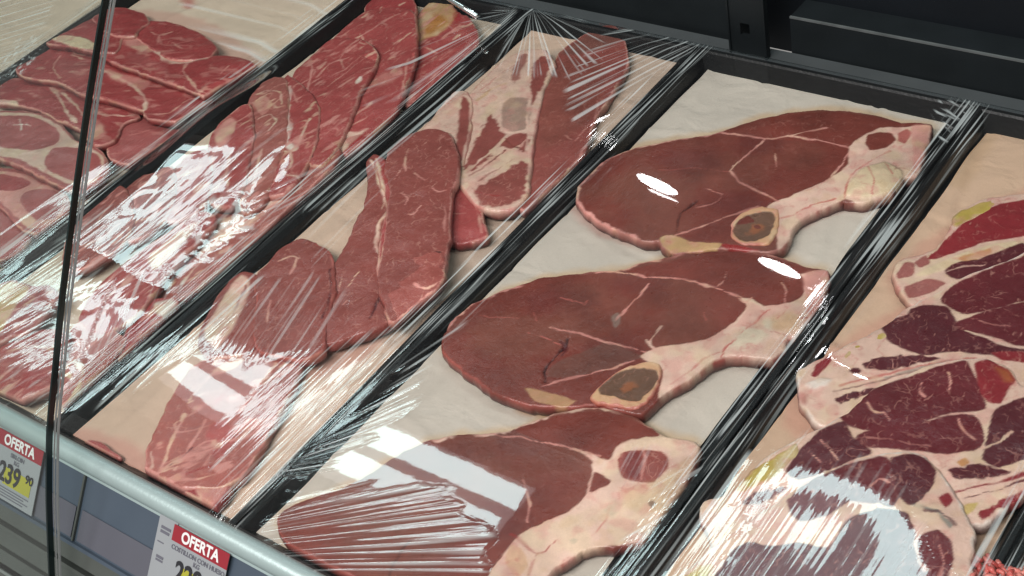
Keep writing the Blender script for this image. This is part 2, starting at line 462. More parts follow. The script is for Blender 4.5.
def build_case():
    t = empty('display_case', 'black refrigerated butcher counter with an aluminium front rail, holding the meat trays', 'display case')
    XL, XR = -3.2, 1.2
    b = MB().prof([(.3495, -.004), (.3495, -.03), (1.118, -.03), (1.118, -.004)], XL, XR).build('shelf', DECK); tag(b, None, None, kind='structure')
    # rolled rail
    pts = []
    cy, cz, r = .3448, .016, .0088
    for k in range(17):
        a = math.radians(-15 + k * 14); pts.append((cy + r * math.cos(a), cz + r * math.sin(a)))
    pts += [(.3392, .008), (.3392, -.004), (.349, -.004), (.349, .009)]
    MB().prof(pts, XL, XR).build('front_rail', ALU, t, True)
    d = np.array([-math.cos(math.radians(50.5)), -math.sin(math.radians(50.5))]); n = np.array([d[1], -d[0]])  # n points out/up
    n = -n if n[1] < 0 else n
    p0 = np.array([.3392, .0065])
    def q(t_, o_): return tuple(p0 + d * t_ + n * o_)
    def slab(t0, t1, o0, o1): return [q(t0, o0), q(t1, o0), q(t1, o1), q(t0, o1)]
    ch = MB().prof(slab(-.001, .061, -.006, 0), XL, XR).build('price_channel', CHAN, t)
    MB().prof([q(-.0015, 0.0003), q(.0005, .0003), q(.0008, .0022), q(-.0012, .0022)], XL, XR).build('channel_lip', ALU, ch)
    MB().prof([q(.059, .0003), q(.0625, .0003), q(.0625, .003), q(.0595, .003)], XL, XR).build('channel_lip', CHAN, ch)
    # paper strips and the clip joints between them
    xs = [-1.9, -1.38, -.862, -.345, .2, .8]
    for a, c in zip(xs[:-1], xs[1:]):
        MB().prof(slab(.030, .057, .0004, .001), a + .004, c - .004).build('price_strip', STRIP, ch)
    for a in xs[:-1]:
        MB().prof(slab(.001, .0585, .0004, .0024), a - .0012, a + .0008).build('clip_joint', LOWER, ch)
    lo = MB()
    for (t0, t1, o) in ((.064, .077, -.001), (.0805, .084, .001), (.086, .099, -.002), (.102, .113, -.001)):
        lo.prof(slab(t0, t1, -.012, o), XL, XR)
    bp = lo.build('bumper', LOWER, t)
    MB().prof(slab(.060, .118, -.02, -.0125), XL, XR).build('groove_backing', GROOVE, bp)
    MB().prof(slab(.1155, .118, -.012, .004), XL, XR).build('bumper_edge', CHROME, bp)
    MB().prof(slab(.118, .36, -.02, .002), XL, XR).build('base_panel', PANEL, t)
    # rear of the case
    lg = MB().box(-.630, XR, 1.120, 1.156, -.03, .0375).build('back_ledge', LEDGE, t)
    MB().box(-.630, XR, 1.1192, 1.1215, .0362, .0382).build('edge_highlight', HIGHLIGHT, lg)  # light strip, a painted highlight along the ledge edge
    MB().box(XL, -.694, 1.124, 1.156, -.03, .044).build('back_ledge', LEDGE, t)
    MB().box(XL, XR, 1.156, 1.20, -.03, .95).build('back_panel', CASE, t)  # height beyond the view is added to keep film reflections dark
    # upright slotted bracket
    bx0, bx1, by = -.688, -.648, 1.098
    hx0, hx1, hz0, hz1 = -.676, -.665, .020, .034
    m = MB()
    m.box(bx0, hx0, by, by + .004, -.004, .2); m.box(hx1, bx1, by, by + .004, -.004, .2)
    m.box(hx0, hx1, by, by + .004, -.004, hz0); m.box(hx0, hx1, by, by + .004, hz1, .2)
    m.box(bx0 - .002, bx0, by - .002, by + .006, -.004, .2); m.box(bx1, bx1 + .002, by - .002, by + .006, -.004, .2)
    m.build('support_bracket', LEDGE, t)
    MB().box(XL, XR, .62, 1.20, 1.02, 1.05).build('canopy', simple('canopy_paint', (.55, .57, .58), .4), t)
    return t
build_case()

def tray(x0, x1, label, paper_rgb, paper_label, stains=(), y1=Y1, gap=.0135):
    t = empty('meat_tray', label, 'tray', 'black trays set side by side in the case'); 
    cx = (x0 + x1) / 2; t.location = (cx, Y0, 0)
    L = lambda *r: [(a - cx, b - cx, c - Y0, d - Y0, z) for a, b, c, d, z in r]
    a, b = x0 + .0008, x1 - .0008
    def drop(m):   # the front lip of a tray is lower than its other sides
        m.v = [(x, y, min(z, .010 - (RIMZ - z) * .4) if y < .012 else z) for x, y, z in m.v]
    m = MB().loop(L((a + .001, b - .001, Y0, y1, RIMZ - .006), (a, b, Y0 - .001, y1 + .001, RIMZ - .0015), (a + .001, b - .001, Y0, y1, RIMZ), (a + .005, b - .005, Y0 + .004, y1 - .004, RIMZ), (a + .0065, b - .0065, Y0 + .0055, y1 - .0055, RIMZ - .002)))
    drop(m); m.build('rim', BLACK, t)
    m = MB().loop(L((a + .0065, b - .0065, Y0 + .0055, y1 - .0055, RIMZ - .002), (a + .012, b - .012, Y0 + .013, y1 - .013, .002), (a + .014, b - .014, Y0 + .015, y1 - .015, 0)))
    n = len(m.v); m.f.append((n - 4, n - 3, n - 2, n - 1))
    drop(m); m.build('tray_body', BLACK, t)
    # paper liner: a thin sheet with creases, its own thing lying in the tray
    px0, px1, py0, py1 = x0 + .015, x1 - gap, Y0 + .008, y1 - .012
    st = .0035; nx = int((px1 - px0) / st); ny = int((py1 - py0) / st)
    gx, gy = np.meshgrid(np.linspace(px0, px1, nx), np.linspace(py0, py1, ny)); X = gx.ravel(); Y = gy.ravel()
    # slightly wavy paper edge
    sd = int(abs(x0) * 1000)
    ex = np.minimum(X - px0, px1 - X)
    X = X + np.where(ex < .004, fbm(X, Y, .05, 2, sd) * .0022 * np.sign((px0 + px1) / 2 - X), 0)
    Z = .0022 + .0005 * fbm(X, Y, .06, 3, sd + 9)
    crs = 0
    for k in range(12):   # fold lines, their crease shade painted into the paper colour
        an = random.uniform(-.35, .35) + (0 if k % 2 else 1.5); ox, oy = random.uniform(px0, px1), random.uniform(py0, py1)
        d = (X - ox) * math.sin(an) - (Y - oy) * math.cos(an)
        Z += .0011 * np.exp(-(d / .0035) ** 2) * (1 if k % 3 else -1); crs = crs + .055 * np.exp(-(d / .0026) ** 2) * sstep(-.2, .3, fbm(X, Y, .1, 2, sd + k))
    for yy in (py0 + .22, py0 + .47):  # overlap of the next sheet
        Z += .0009 * sstep(-.002, .002, Y - yy - .012 * np.sin(X * 9 + yy * 40))
    V = np.column_stack([X, Y, Z])
    dbl = sum(.035 * sstep(-.002, .002, Y - yy - .012 * np.sin(X * 9 + yy * 40)) for yy in (py0 + .22, py0 + .47)); dbl = dbl - .05
    c = np.tile(paper_rgb, (len(X), 1)) * (1 + .08 * fbm(X, Y, .09, 3, sd + 2) + .04 * fbm(X, Y, .02, 3, sd + 21) + dbl - crs)[:, None]
    for (pts, cn, al) in stains:
        q = atz(cat(pts, 4), .0025)[:, :2]; P = np.stack([X + .003 * fbm(X, Y, .015, 2, 5), Y + .003 * fbm(X, Y, .015, 2, 8)], 1)
        s_ = sdpoly(P, q)[0]; a_ = sstep(-.007, .004, s_ + .003 * fbm(X, Y, .012, 2, sd + 31))[:, None] * al
        c = c * (1 - a_) + C[cn] * a_
    i = np.arange(nx * ny).reshape(ny, nx)
    Q = np.stack([i[:-1, :-1].ravel(), i[:-1, 1:].ravel(), i[1:, 1:].ravel(), i[1:, :-1].ravel()], 1)
    o = meshobj('butcher_paper', V - np.array([cx, Y0, 0]), Q, PAPER); o.location = (cx, Y0, 0)
    at = o.data.attributes.new('Col', 'FLOAT_COLOR', 'POINT'); at.data.foreach_set('color', np.column_stack([np.clip(c, 0, .9), np.ones(len(c))]).astype(np.float32).ravel())
    tag(o, paper_label, 'paper', 'paper sheets lining the trays')
    return t

PEACH = lin(220, 190, 168); WHITE = lin(208, 198, 185); CREAM = lin(222, 200, 178)
TRAYX = [(-1.80, -1.475), (-1.475, -1.152), (-1.152, -.930), (-.930, -.704), (-.704, -.408), (-.408, -.195), (-.194, .09)]

# ------------------------------------------------------------------ cling film
def mirror_rise(x, ya, yb, yc):
    """height profile of film tented over a heap: its front slope faces the strip lamps"""
    ys = np.linspace(ya, yc, 200); zs = [0.0]
    for a, b in zip(ys[:-1], ys[1:]):
        z = .0245 + zs[-1]; d = np.array([x, a, z - .8]); best = (9, 0)
        for sl in np.linspace(0, .5, 251):
            n = np.array([0, -sl, 1]) / math.hypot(sl, 1); r = d - 2 * (d @ n) * n
            e = abs(r[1] / r[2] - (1.036 - a) / (1 - z))
            if e < best[0]: best = (e, sl)
        k = 1 - sstep(yb - .05, yb + .05, a); s1 = best[1] * k
        s1 = s1 - (.16 * sstep(yb, yb + .05, a)) * (zs[-1] > 0)
        zs.append(max(0, zs[-1] + s1 * (b - a)))
    return ys, np.array(zs)

def film(x0, x1, label, bumps=(), sets=(), rise=None, zr=.0245, y0=Y0, y1=Y1, edge=1.0):
    x0 -= .0002; x1 += .0002
    st = .0022; nx = int((x1 - x0) / st) + 1; ny = int((y1 - y0) / st) + 1
    gx, gy = np.meshgrid(np.linspace(x0, x1, nx), np.linspace(y0 - .002, y1 + .002, ny))
    X = gx.ravel(); Y = gy.ravel()
    sd = int(abs(x0) * 991)
    Z = np.full(len(X), zr)
    e = np.minimum(np.minimum(X - x0, x1 - X), np.minimum(Y - y0 + .002, y1 + .002 - Y))
    Z = Z - max(0, zr - .0245) * (1 - sstep(0, .028, e))
    for (px, py, A, sx, sy) in bumps:
        c = at1(px, py, zr) if abs(px) > 3 or abs(py) > 3 else (px, py); w = np.exp(-.5 * (((X - c[0]) / (sx * .001)) ** 2 + ((Y - c[1]) / (sy * .001)) ** 2))
        Z += A * .001 * w * sstep(0, .02 if A < 12 else .085, e)
    if rise:
        ys, zs = mirror_rise(*rise); m_ = sstep(0, .06, np.minimum(X - x0, x1 - X))
        Z += (np.interp(Y + .012 * fbm(X, Y, .09, 2, sd + 3), ys, zs) + .0005 * fbm(X, Y / 3, .035, 2, sd + 7) * sstep(rise[1] - .2, rise[1] - .1, Y) * sstep(rise[1] + .1, rise[1], Y)) * m_
    Z += .00004 * fbm(X, Y, .08, 2, sd) * sstep(0, .03, e)
    amp = [np.zeros((len(X), 3)) for _ in range(5)]
    P = np.stack([X, Y], 1)
    # stretch lines running along the tray edges
    for k in range(2):
        amp[4][:, 0] = X / .0024; amp[4][:, 1] = Y / .09
    amp[4][:, 2] = edge * .0024 / 4 * 2.2 * (1 - sstep(.006, .020, np.minimum(X - x0, x1 - X) + .006 * fbm(X, Y, .05, 2, sd + 4)))
    wbest = [np.zeros(len(X)) for _ in range(4)]
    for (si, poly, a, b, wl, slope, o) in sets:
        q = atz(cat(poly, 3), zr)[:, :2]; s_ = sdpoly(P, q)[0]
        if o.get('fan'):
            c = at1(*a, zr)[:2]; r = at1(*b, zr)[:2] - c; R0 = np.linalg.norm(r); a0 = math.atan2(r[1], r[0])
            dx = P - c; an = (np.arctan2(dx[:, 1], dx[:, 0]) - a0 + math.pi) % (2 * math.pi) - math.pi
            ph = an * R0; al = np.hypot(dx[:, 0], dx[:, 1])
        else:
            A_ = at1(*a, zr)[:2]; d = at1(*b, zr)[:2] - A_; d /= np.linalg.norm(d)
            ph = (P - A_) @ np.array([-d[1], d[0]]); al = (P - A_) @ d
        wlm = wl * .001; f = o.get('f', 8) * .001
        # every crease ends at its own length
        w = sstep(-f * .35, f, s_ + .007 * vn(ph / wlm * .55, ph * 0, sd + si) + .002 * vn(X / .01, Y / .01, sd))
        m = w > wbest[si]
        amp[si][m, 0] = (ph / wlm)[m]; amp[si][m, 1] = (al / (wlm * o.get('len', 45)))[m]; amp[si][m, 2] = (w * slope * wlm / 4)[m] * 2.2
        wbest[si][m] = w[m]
    i = np.arange(nx * ny).reshape(ny, nx)
    Q = list(map(tuple, np.stack([i[:-1, :-1].ravel(), i[:-1, 1:].ravel(), i[1:, 1:].ravel(), i[1:, :-1].ravel()], 1)))
    V = np.column_stack([X, Y, Z])
    # sheet folded down over the rim at the front and back
    for row, dy in ((i[0], -.0012), (i[-1], .0012)):
        n = len(V); s = V[row] + np.array([0, dy, -.010]); V = np.concatenate([V, s])
        for k in range(2): pass
        amp = [np.concatenate([A, A[row]]) for A in amp]
        for k in range(nx - 1):
            Q.append((row[k + 1], row[k], n + k, n + k + 1) if dy < 0 else (row[k], row[k + 1], n + k + 1, n + k))
    c = np.array([(x0 + x1) / 2, y0, zr])
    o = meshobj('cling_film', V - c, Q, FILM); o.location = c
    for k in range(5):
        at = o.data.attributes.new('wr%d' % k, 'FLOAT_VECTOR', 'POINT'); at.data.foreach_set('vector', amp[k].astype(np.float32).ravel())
    tag(o, label, 'plastic film', 'clear films stretched over the trays')
    return o
# ------------------------------------------------------------------ tray 4: round steaks
G4 = 'large round steaks lying in the widest tray'
LIM = [(x0 + .0105, x1 - .0075) for x0, x1 in TRAYX]

def round_steak(label, outline, layers, z, bone_o=None, bone_m=None, spot=None):
    p = np.array(outline, float); c = p.mean(0); w = p[:, 0].max() - p[:, 0].min(); hh = p[:, 1].max() - p[:, 1].min()
    pre = [('poly', 'lean4b', [(c[0] + w * (a + r * math.cos(t)), c[1] + hh * (b + r * 1.1 * math.sin(t))) for t in np.linspace(0, 5.5, 9)], {'f': 9, 'n': 7, 'a': al, 'marb': .1}) for a, b, r, al in ((-.30, .04, .13, .75), (-.08, -.10, .12, .55), (.10, -.22, .10, .45))]
    pre += [('poly', 'dark', [(c[0] + w * (a + r * math.cos(t)), c[1] + hh * (b + r * math.sin(t))) for t in np.linspace(0, 5.5, 9)], {'f': 9, 'n': 7, 'a': .3, 'marb': .1}) for a, b, r in ((-.18, -.18, .09), (-.05, .12, .08), (.02, -.30, .07))]
    layers = pre + list(layers)
    o = piece('round_steak', label, 'steak', G4, outline, z, .013, 'lean4', layers, side='lean4', side2='dark', marb=.1, step=.0012, brown=.75, tone=.24, lim=LIM[4])
    if bone_o:
        L = [('poly', 'marrow', bone_m, {'f': .9, 'dz': -.8, 'n': 1.4, 'marb': .3, 'g': 2.2}), ('poly', 'marrowo', spot, {'f': 2.5, 'a': .8, 'dz': -.2, 'n': 4, 'marb': .4})]
        piece('bone', None, None, None, bone_o, z + .0012, .006, 'bone', L + [('rim', 'fatr', 1.2, {'a': .8})], side='fatr', side2='red', marb=0, step=.0009, dome=.0003, parent=o, rim_r=.001, lump=.0002)
    return o

S1 = [(575, 192), (580, 180), (590, 168), (606, 158), (625, 150), (645, 144), (668, 139), (692, 136), (716, 132), (745, 122), (770, 115), (800, 110), (830, 108.5), (855, 110.5), (880, 115), (903, 121), (931, 123), (932, 130), (928, 146), (922, 166), (917, 175), (904, 177), (899, 186), (890, 194), (876, 198), (862, 202), (850, 201), (842, 200), (825, 206), (810, 213), (797, 221), (790, 236), (783, 246), (770, 251), (745, 249), (722, 247), (705, 249), (690, 251), (676, 252), (664, 246), (658, 240), (645, 240), (630, 235), (610, 227), (595, 218), (583, 209), (576, 200)]
round_steak('back round steak of the widest tray, with a small cut bone at its near edge', S1, [
    ('rim', 'fatp', 2.6, {'on': [(720, 131), (690, 136), (640, 146), (600, 161), (577, 190), (590, 214), (630, 235)]}),
    ('rim', 'fatp', 1.3, {'a': .5}),
    ('poly', 'lean4', [(722, 132), (745, 124), (770, 117), (800, 112), (830, 111), (855, 113), (880, 118), (906, 123), (900, 130), (866, 138), (852, 147), (835, 146), (800, 141), (765, 138)], {'marb': .3, 'dome': .6}),
    ('line', 'fatp', [(722, 133), (745, 136), (765, 138.5), (790, 136), (826, 128)], 1.8),
    ('line', 'fatp', [(788, 136), (820, 141), (836, 144), (852, 149)], 1.7),
    ('poly', 'fat', [(850, 147), (862, 137), (880, 128), (905, 127), (931, 124), (928, 146), (918, 175), (904, 178), (890, 194), (862, 202), (846, 198), (835, 202), (812, 213), (797, 222), (790, 238), (778, 248), (776, 225), (766, 208), (772, 203), (800, 192), (830, 178), (848, 164)], {'dz': .5, 'f': 1.0}),
    ('poly', 'faty', [(846, 195), (852, 180), (866, 168), (885, 163), (903, 172), (899, 186), (878, 197)], {'f': 1.5, 'dz': 1.5, 'dome': 2}),
    ('line', 'fatr', [(845, 198), (848, 182), (858, 170), (873, 160), (890, 152)], 1.2),
    ('line', 'fatr', [(868, 168), (874, 182), (872, 196)], .9), ('line', 'fatr', [(884, 164), (892, 176)], .9),
    ('line', 'fatr', [(835, 198), (812, 205), (793, 214), (776, 219)], 1.4),
    ('line', 'fatp', [(850, 152), (830, 178), (805, 192)], 1.0),
    ('poly', 'lean4', [(866, 143), (869, 135), (880, 132), (892, 133), (895, 141), (886, 148), (870, 150)], {'dome': .8}),
    ('poly', 'red', [(897, 133), (907, 129), (912, 133), (905, 144), (898, 141)], {'a': .75}),
    ('poly', 'fatp', [(912, 126), (931, 125), (922, 164), (914, 170), (912, 150)], {'a': .8, 'f': 2}),
    ('line', 'red', [(894, 171), (902, 168), (915, 172)], 1.5, {'a': .8}),
    ('line', 'fatp', [(765, 139), (752, 150), (740, 160), (730, 171)], 1.6),
    ('line', 'fatp', [(730, 171), (740, 181), (752, 188), (768, 195), (778, 202)], 1.8),
    ('line', 'fatp', [(676, 234), (700, 227), (735, 214), (758, 206)], 2.0),
    ('poly', 'lean4', [(680, 235), (706, 227), (735, 217), (747, 219), (735, 236), (722, 241), (695, 239)]),
    ('poly', 'tan', [(660, 237), (672, 234), (690, 241), (722, 243), (715, 249), (690, 251), (672, 252), (664, 246)], {'a': .9}),
    ('poly', 'red', [(722, 243), (745, 246), (758, 249), (740, 250), (724, 247)], {'a': .7}),
    ('line', 'black', [(696, 200), (690, 206), (681, 214), (677, 231)], 1.6, {'dz': -1.5}),
    ('line', 'fatp', [(706, 189), (722, 194), (712, 204), (696, 207)], .8, {'a': .7}),
    ('line', 'fatp', [(774, 152), (776, 160), (775, 170)], 1.0, {'a': .7, 'taper': 1}),
    ('line', 'fatr', [(658, 170), (690, 168), (730, 172)], .7, {'a': .5}),
], .0165, [(731, 224), (744, 212), (762, 206), (778, 210), (777, 228), (768, 243), (745, 244), (733, 236)],
    [(735, 230), (741, 221), (754, 214), (770, 212), (772, 222), (766, 234), (752, 240), (739, 237)], [(745, 232), (754, 225), (764, 224), (756, 233)])

S2 = [(441, 345), (443, 333), (450, 320), (462, 309), (480, 299), (500, 290), (520, 283), (545, 276), (575, 272), (600, 270), (622, 268), (640, 262), (665, 256), (690, 252), (715, 250), (740, 249.5), (765, 252), (785, 257), (803, 265), (828, 269), (828, 284), (818, 311), (805, 335), (789, 339), (785, 350), (771, 359), (746, 356), (722, 357), (707, 365), (692, 377), (672, 388), (658, 398), (647, 409), (637, 413), (617, 408), (594, 403), (572, 406), (550, 405), (530, 404), (512, 399), (495, 392), (478, 382), (462, 369), (448, 357)]
round_steak('round steak in the middle of the widest tray with brown marrow in its bone', S2, [
    ('rim', 'fatp', 2.8, {'on': [(803, 265), (740, 249.5), (690, 252), (640, 262), (600, 270), (545, 276), (500, 290), (462, 309), (443, 333)]}),
    ('rim', 'fatr', 1.2, {'a': .45}),
    ('poly', 'lean4', [(625, 271), (660, 262), (700, 256), (740, 253), (775, 258), (800, 266), (812, 271), (800, 276), (780, 276), (765, 279), (753, 288), (748, 297), (735, 291), (712, 287), (690, 280), (655, 277)], {'dome': .6}),
    ('line', 'fatp', [(610, 270), (640, 275), (684, 279.5), (714, 288), (730, 293), (746, 300)], 1.8),
    ('line', 'fatp', [(716, 288), (722, 282), (726, 272)], .9, {'a': .6}),
    ('line', 'fatp', [(649, 283), (640, 294), (627, 308), (616, 320)], 1.7),
    ('poly', 'grey', [(611, 317), (618, 313), (621, 322), (616, 329)], {'a': .45}),
    ('line', 'fatp', [(550, 328), (580, 333), (604, 342), (625, 347), (645, 351)], 1.4),
    ('line', 'fatr', [(528, 332), (545, 338), (562, 346)], .8, {'a': .7}),
    ('poly', 'brown', [(547, 377), (552, 367), (565, 358), (587, 350), (607, 343), (628, 350), (644, 357), (632, 361), (607, 368), (575, 376)], {'marb': .1, 'a': .5}),
    ('line', 'fatp', [(541, 386), (575, 377), (607, 369), (634, 361)], 1.6),
    ('poly', 'lean4', [(543, 388), (575, 379), (600, 372), (614, 370), (604, 378), (595, 386), (585, 394), (557, 394)]),
    ('line', 'black', [(568, 338), (565, 347), (554, 358), (546, 367), (544, 382)], 1.8, {'dz': -1.6}),
    ('line', 'dark', [(560, 340), (566, 348), (562, 356)], 2.5, {'a': .8, 'dz': -.6}),
    ('poly', 'fat', [(640, 356), (655, 348), (673, 346), (707, 339), (725, 328), (737, 320), (747, 306), (742, 298), (752, 299), (765, 306), (790, 302), (803, 296), (806, 280), (800, 274), (814, 270), (828, 270), (828, 284), (818, 311), (805, 335), (789, 339), (785, 350), (771, 359), (746, 356), (722, 357), (707, 365), (692, 377), (672, 388), (658, 398), (663, 375), (661, 366), (646, 360)], {'dz': .5, 'f': 1}),
    ('line', 'fat', [(656, 350), (650, 342), (655, 334), (662, 326)], 1.8), ('line', 'fat', [(653, 346), (646, 340)], 1.4),
    ('line', 'fatp', [(752, 298), (746, 302), (730, 294)], 2.2),
    ('poly', 'fatp', [(804, 272), (828, 270), (828, 284), (818, 311), (806, 330), (806, 300)], {'a': .85, 'f': 2.5}),
    ('poly', 'green', [(730, 345), (742, 330), (760, 320), (775, 322), (765, 340), (745, 350)], {'f': 5, 'a': .7, 'dome': 1.2}),
    ('poly', 'tan', [(770, 318), (790, 310), (800, 316), (795, 328), (775, 330)], {'f': 4, 'a': .5}),
    ('line', 'fatr', [(720, 357), (728, 346), (750, 326), (770, 310)], 1.4), ('line', 'fatr', [(672, 384), (700, 362), (727, 348)], 1.6, {'a': .7}),
    ('line', 'red', [(772, 331), (784, 334), (790, 338)], 1.2, {'a': .7}), ('line', 'red', [(798, 317), (806, 316)], 1.6, {'a': .8}),
    ('poly', 'lean4', [(755, 300), (755, 293), (761, 286), (781, 282), (800, 280), (802, 292), (788, 301), (768, 305)], {'dome': .8}),
    ('line', 'fatp', [(782, 281), (786, 290), (785, 302)], 1.4),
    ('line', 'fatr', [(560, 296), (575, 301), (585, 304), (587, 300)], .9, {'a': .8}), ('line', 'fatr', [(534, 312), (537, 320)], 1.2, {'a': .8}),
    ('line', 'fatr', [(703, 312), (706, 320)], .9, {'a': .8}), ('line', 'fatr', [(480, 315), (500, 318), (520, 318)], .7, {'a': .5}),
    ('poly', 'tan', [(525, 388), (545, 392), (575, 400), (560, 406), (535, 400)], {'a': .55}),
], .0170, [(592, 394), (609, 377), (627, 366), (647, 361), (661, 366), (659, 383), (646, 402), (634, 408), (612, 404), (594, 402)],
    [(602, 388), (616, 375), (633, 369), (654, 370), (654, 381), (638, 397), (630, 399), (615, 395), (603, 392)], [(618, 389), (628, 382), (636, 383), (627, 391)])

S3 = [(277, 514), (300, 500), (331, 491), (360, 478), (390, 458), (425, 440), (458, 433), (485, 432), (507, 430), (527, 423), (548, 414), (583, 406.5), (614, 408.5), (642, 420), (668, 435), (697, 440), (699, 452), (687, 480), (672, 505), (660, 525), (652, 533), (640, 541), (620, 545), (590, 548), (575, 555), (555, 568), (546, 580), (530, 592), (480, 604), (400, 604), (330, 592), (300, 570), (282, 535)]
round_steak('front round steak of the widest tray, half hidden by film reflections', S3, [
    ('rim', 'fat', 3.2, {'on': [(700, 440), (668, 435), (614, 408.5), (583, 406), (548, 414), (507, 430), (440, 436)]}),
    ('rim', 'fatr', 1.2, {'a': .45}),
    ('poly', 'lean4', [(515, 431), (548, 418), (583, 411), (614, 412), (640, 423), (660, 434), (650, 438), (630, 440), (618, 447), (608, 460), (580, 450), (544, 441)], {'dome': .6}),
    ('line', 'fatp', [(490, 434), (515, 437), (545, 442), (580, 451), (600, 457)], 1.4),
    ('poly', 'fat', [(580, 452), (609, 460), (618, 447), (632, 440), (660, 436), (697, 440), (699, 452), (687, 480), (660, 525), (640, 541), (590, 548), (555, 568), (546, 582), (520, 590), (490, 580), (500, 560), (520, 535), (545, 522), (569, 511), (587, 493), (592, 475), (592, 462)], {'dz': .5, 'f': 1}),
    ('line', 'fat', [(592, 465), (594, 478), (588, 492)], 2.0),
    ('poly', 'lean4', [(594, 472), (605, 476), (612, 481), (609, 485), (600, 490), (589, 493), (592, 482)]),
    ('poly', 'lean3', [(617, 470), (617, 461), (624, 453), (640, 450), (660, 452), (669, 460), (667, 472), (652, 483), (636, 482), (624, 479)], {'dome': .8, 'marb': .8}),
    ('poly', 'lean5', [(622, 468), (626, 456), (640, 453), (640, 478), (628, 477)], {'f': 3, 'a': .6}),
    ('line', 'fatp', [(642, 450), (645, 462), (640, 480)], 1.2),
    ('poly', 'tan', [(622, 490), (645, 484), (665, 478), (672, 470), (690, 458), (680, 485), (662, 512), (640, 512), (622, 505)], {'f': 4, 'a': .5}),
    ('poly', 'grey', [(603, 510), (616, 498), (622, 504), (612, 516)], {'f': 2.5, 'a': .6}),
    ('line', 'red', [(512, 534), (527, 547), (538, 552), (546, 550), (558, 540)], 2.0, {'a': .8}),
    ('line', 'red', [(538, 552), (532, 562), (527, 576)], 1.6, {'a': .7}),
    ('poly', 'grey', [(569, 540), (575, 537), (578, 540), (573, 544)], {'a': .7}),
    ('poly', 'bone', [(506, 560), (512, 545), (524, 552), (527, 566), (515, 580)], {'a': .7}),
    ('line', 'fatp', [(523, 480), (528, 500), (527, 522)], 1.2, {'a': .8}),
    ('line', 'fatr', [(612, 500), (605, 520), (592, 535)], 1.2, {'a': .7}),
    ('poly', 'black', [(647, 504), (653, 500), (657, 504), (652, 508)], {'a': .6}),
    ('line', 'black', [(410, 540), (395, 560), (390, 575)], 1.4, {'dz': -1}),
], .0165)

# ------------------------------------------------------------------ tray 5: chuck steaks
G5 = 'dark purple chuck steaks overlapping in their tray'
def chuck(label, outline, z, layers, marb=.9, carts=()):
    o = piece('chuck_steak', label, 'steak', G5, outline, z, .013, 'fat', layers, side='fatr', side2='lean5', marb=0, step=.0012, tone=.14, lump=.0012, lim=LIM[5])
    for c in carts:
        piece('cartilage', None, None, None, c, z + .0004, .003, 'cart', [('rim', 'tan', 1.6)], side='tan', marb=0, step=.001, dome=.0006, parent=o, rim_r=.0012, lump=.0004, tone=.2)
    return o
LM = {'marb': .55, 'n': .7, 'g': 1.7}
chuck('chuck steak furthest back in its tray, cut by the right picture edge', [(892, 271), (898, 261), (918, 254), (938, 244), (948, 229), (957, 214), (975, 201), (998, 195), (1024, 192), (1090, 178), (1130, 200), (1120, 240), (1060, 262), (1000, 285), (945, 303), (915, 305), (903, 293), (894, 281)], .017, [
    ('rim', 'fatp', 1.2),
    ('poly', 'lean5r', [(930, 258), (940, 247), (952, 234), (968, 221), (985, 212), (1000, 205), (1024, 201), (1095, 186), (1100, 222), (1024, 235), (980, 242), (955, 251)], LM),
    ('poly', 'lean5r', [(897, 272), (905, 262), (915, 263), (912, 275), (900, 279)], {'marb': .5, 'a': .8}),
    ('poly', 'lean5r', [(915, 262), (926, 255), (930, 262), (920, 268)], {'a': .8}),
    ('poly', 'faty', [(915, 274), (940, 262), (980, 247), (1020, 240), (1024, 248), (985, 258), (950, 268), (925, 276)], {'f': 2, 'dz': .5}),
    ('poly', 'orange', [(957, 259), (975, 252), (990, 248), (991, 253), (972, 262)], {'f': 1.5, 'a': .8}),
    ('poly', 'lean5d', [(946, 271), (958, 264), (980, 260), (1000, 252), (1024, 244), (1024, 256), (980, 272), (956, 278)], LM),
    ('poly', 'lean5r', [(905, 286), (925, 279), (945, 283), (930, 292), (910, 296)], {'a': .8, 'marb': .8}),
    ('line', 'fat', [(945, 272), (965, 266), (985, 265)], 1.2),
], carts=[[(953, 216), (962, 209), (983, 201), (1000, 199), (996, 208), (976, 216), (956, 226)]])

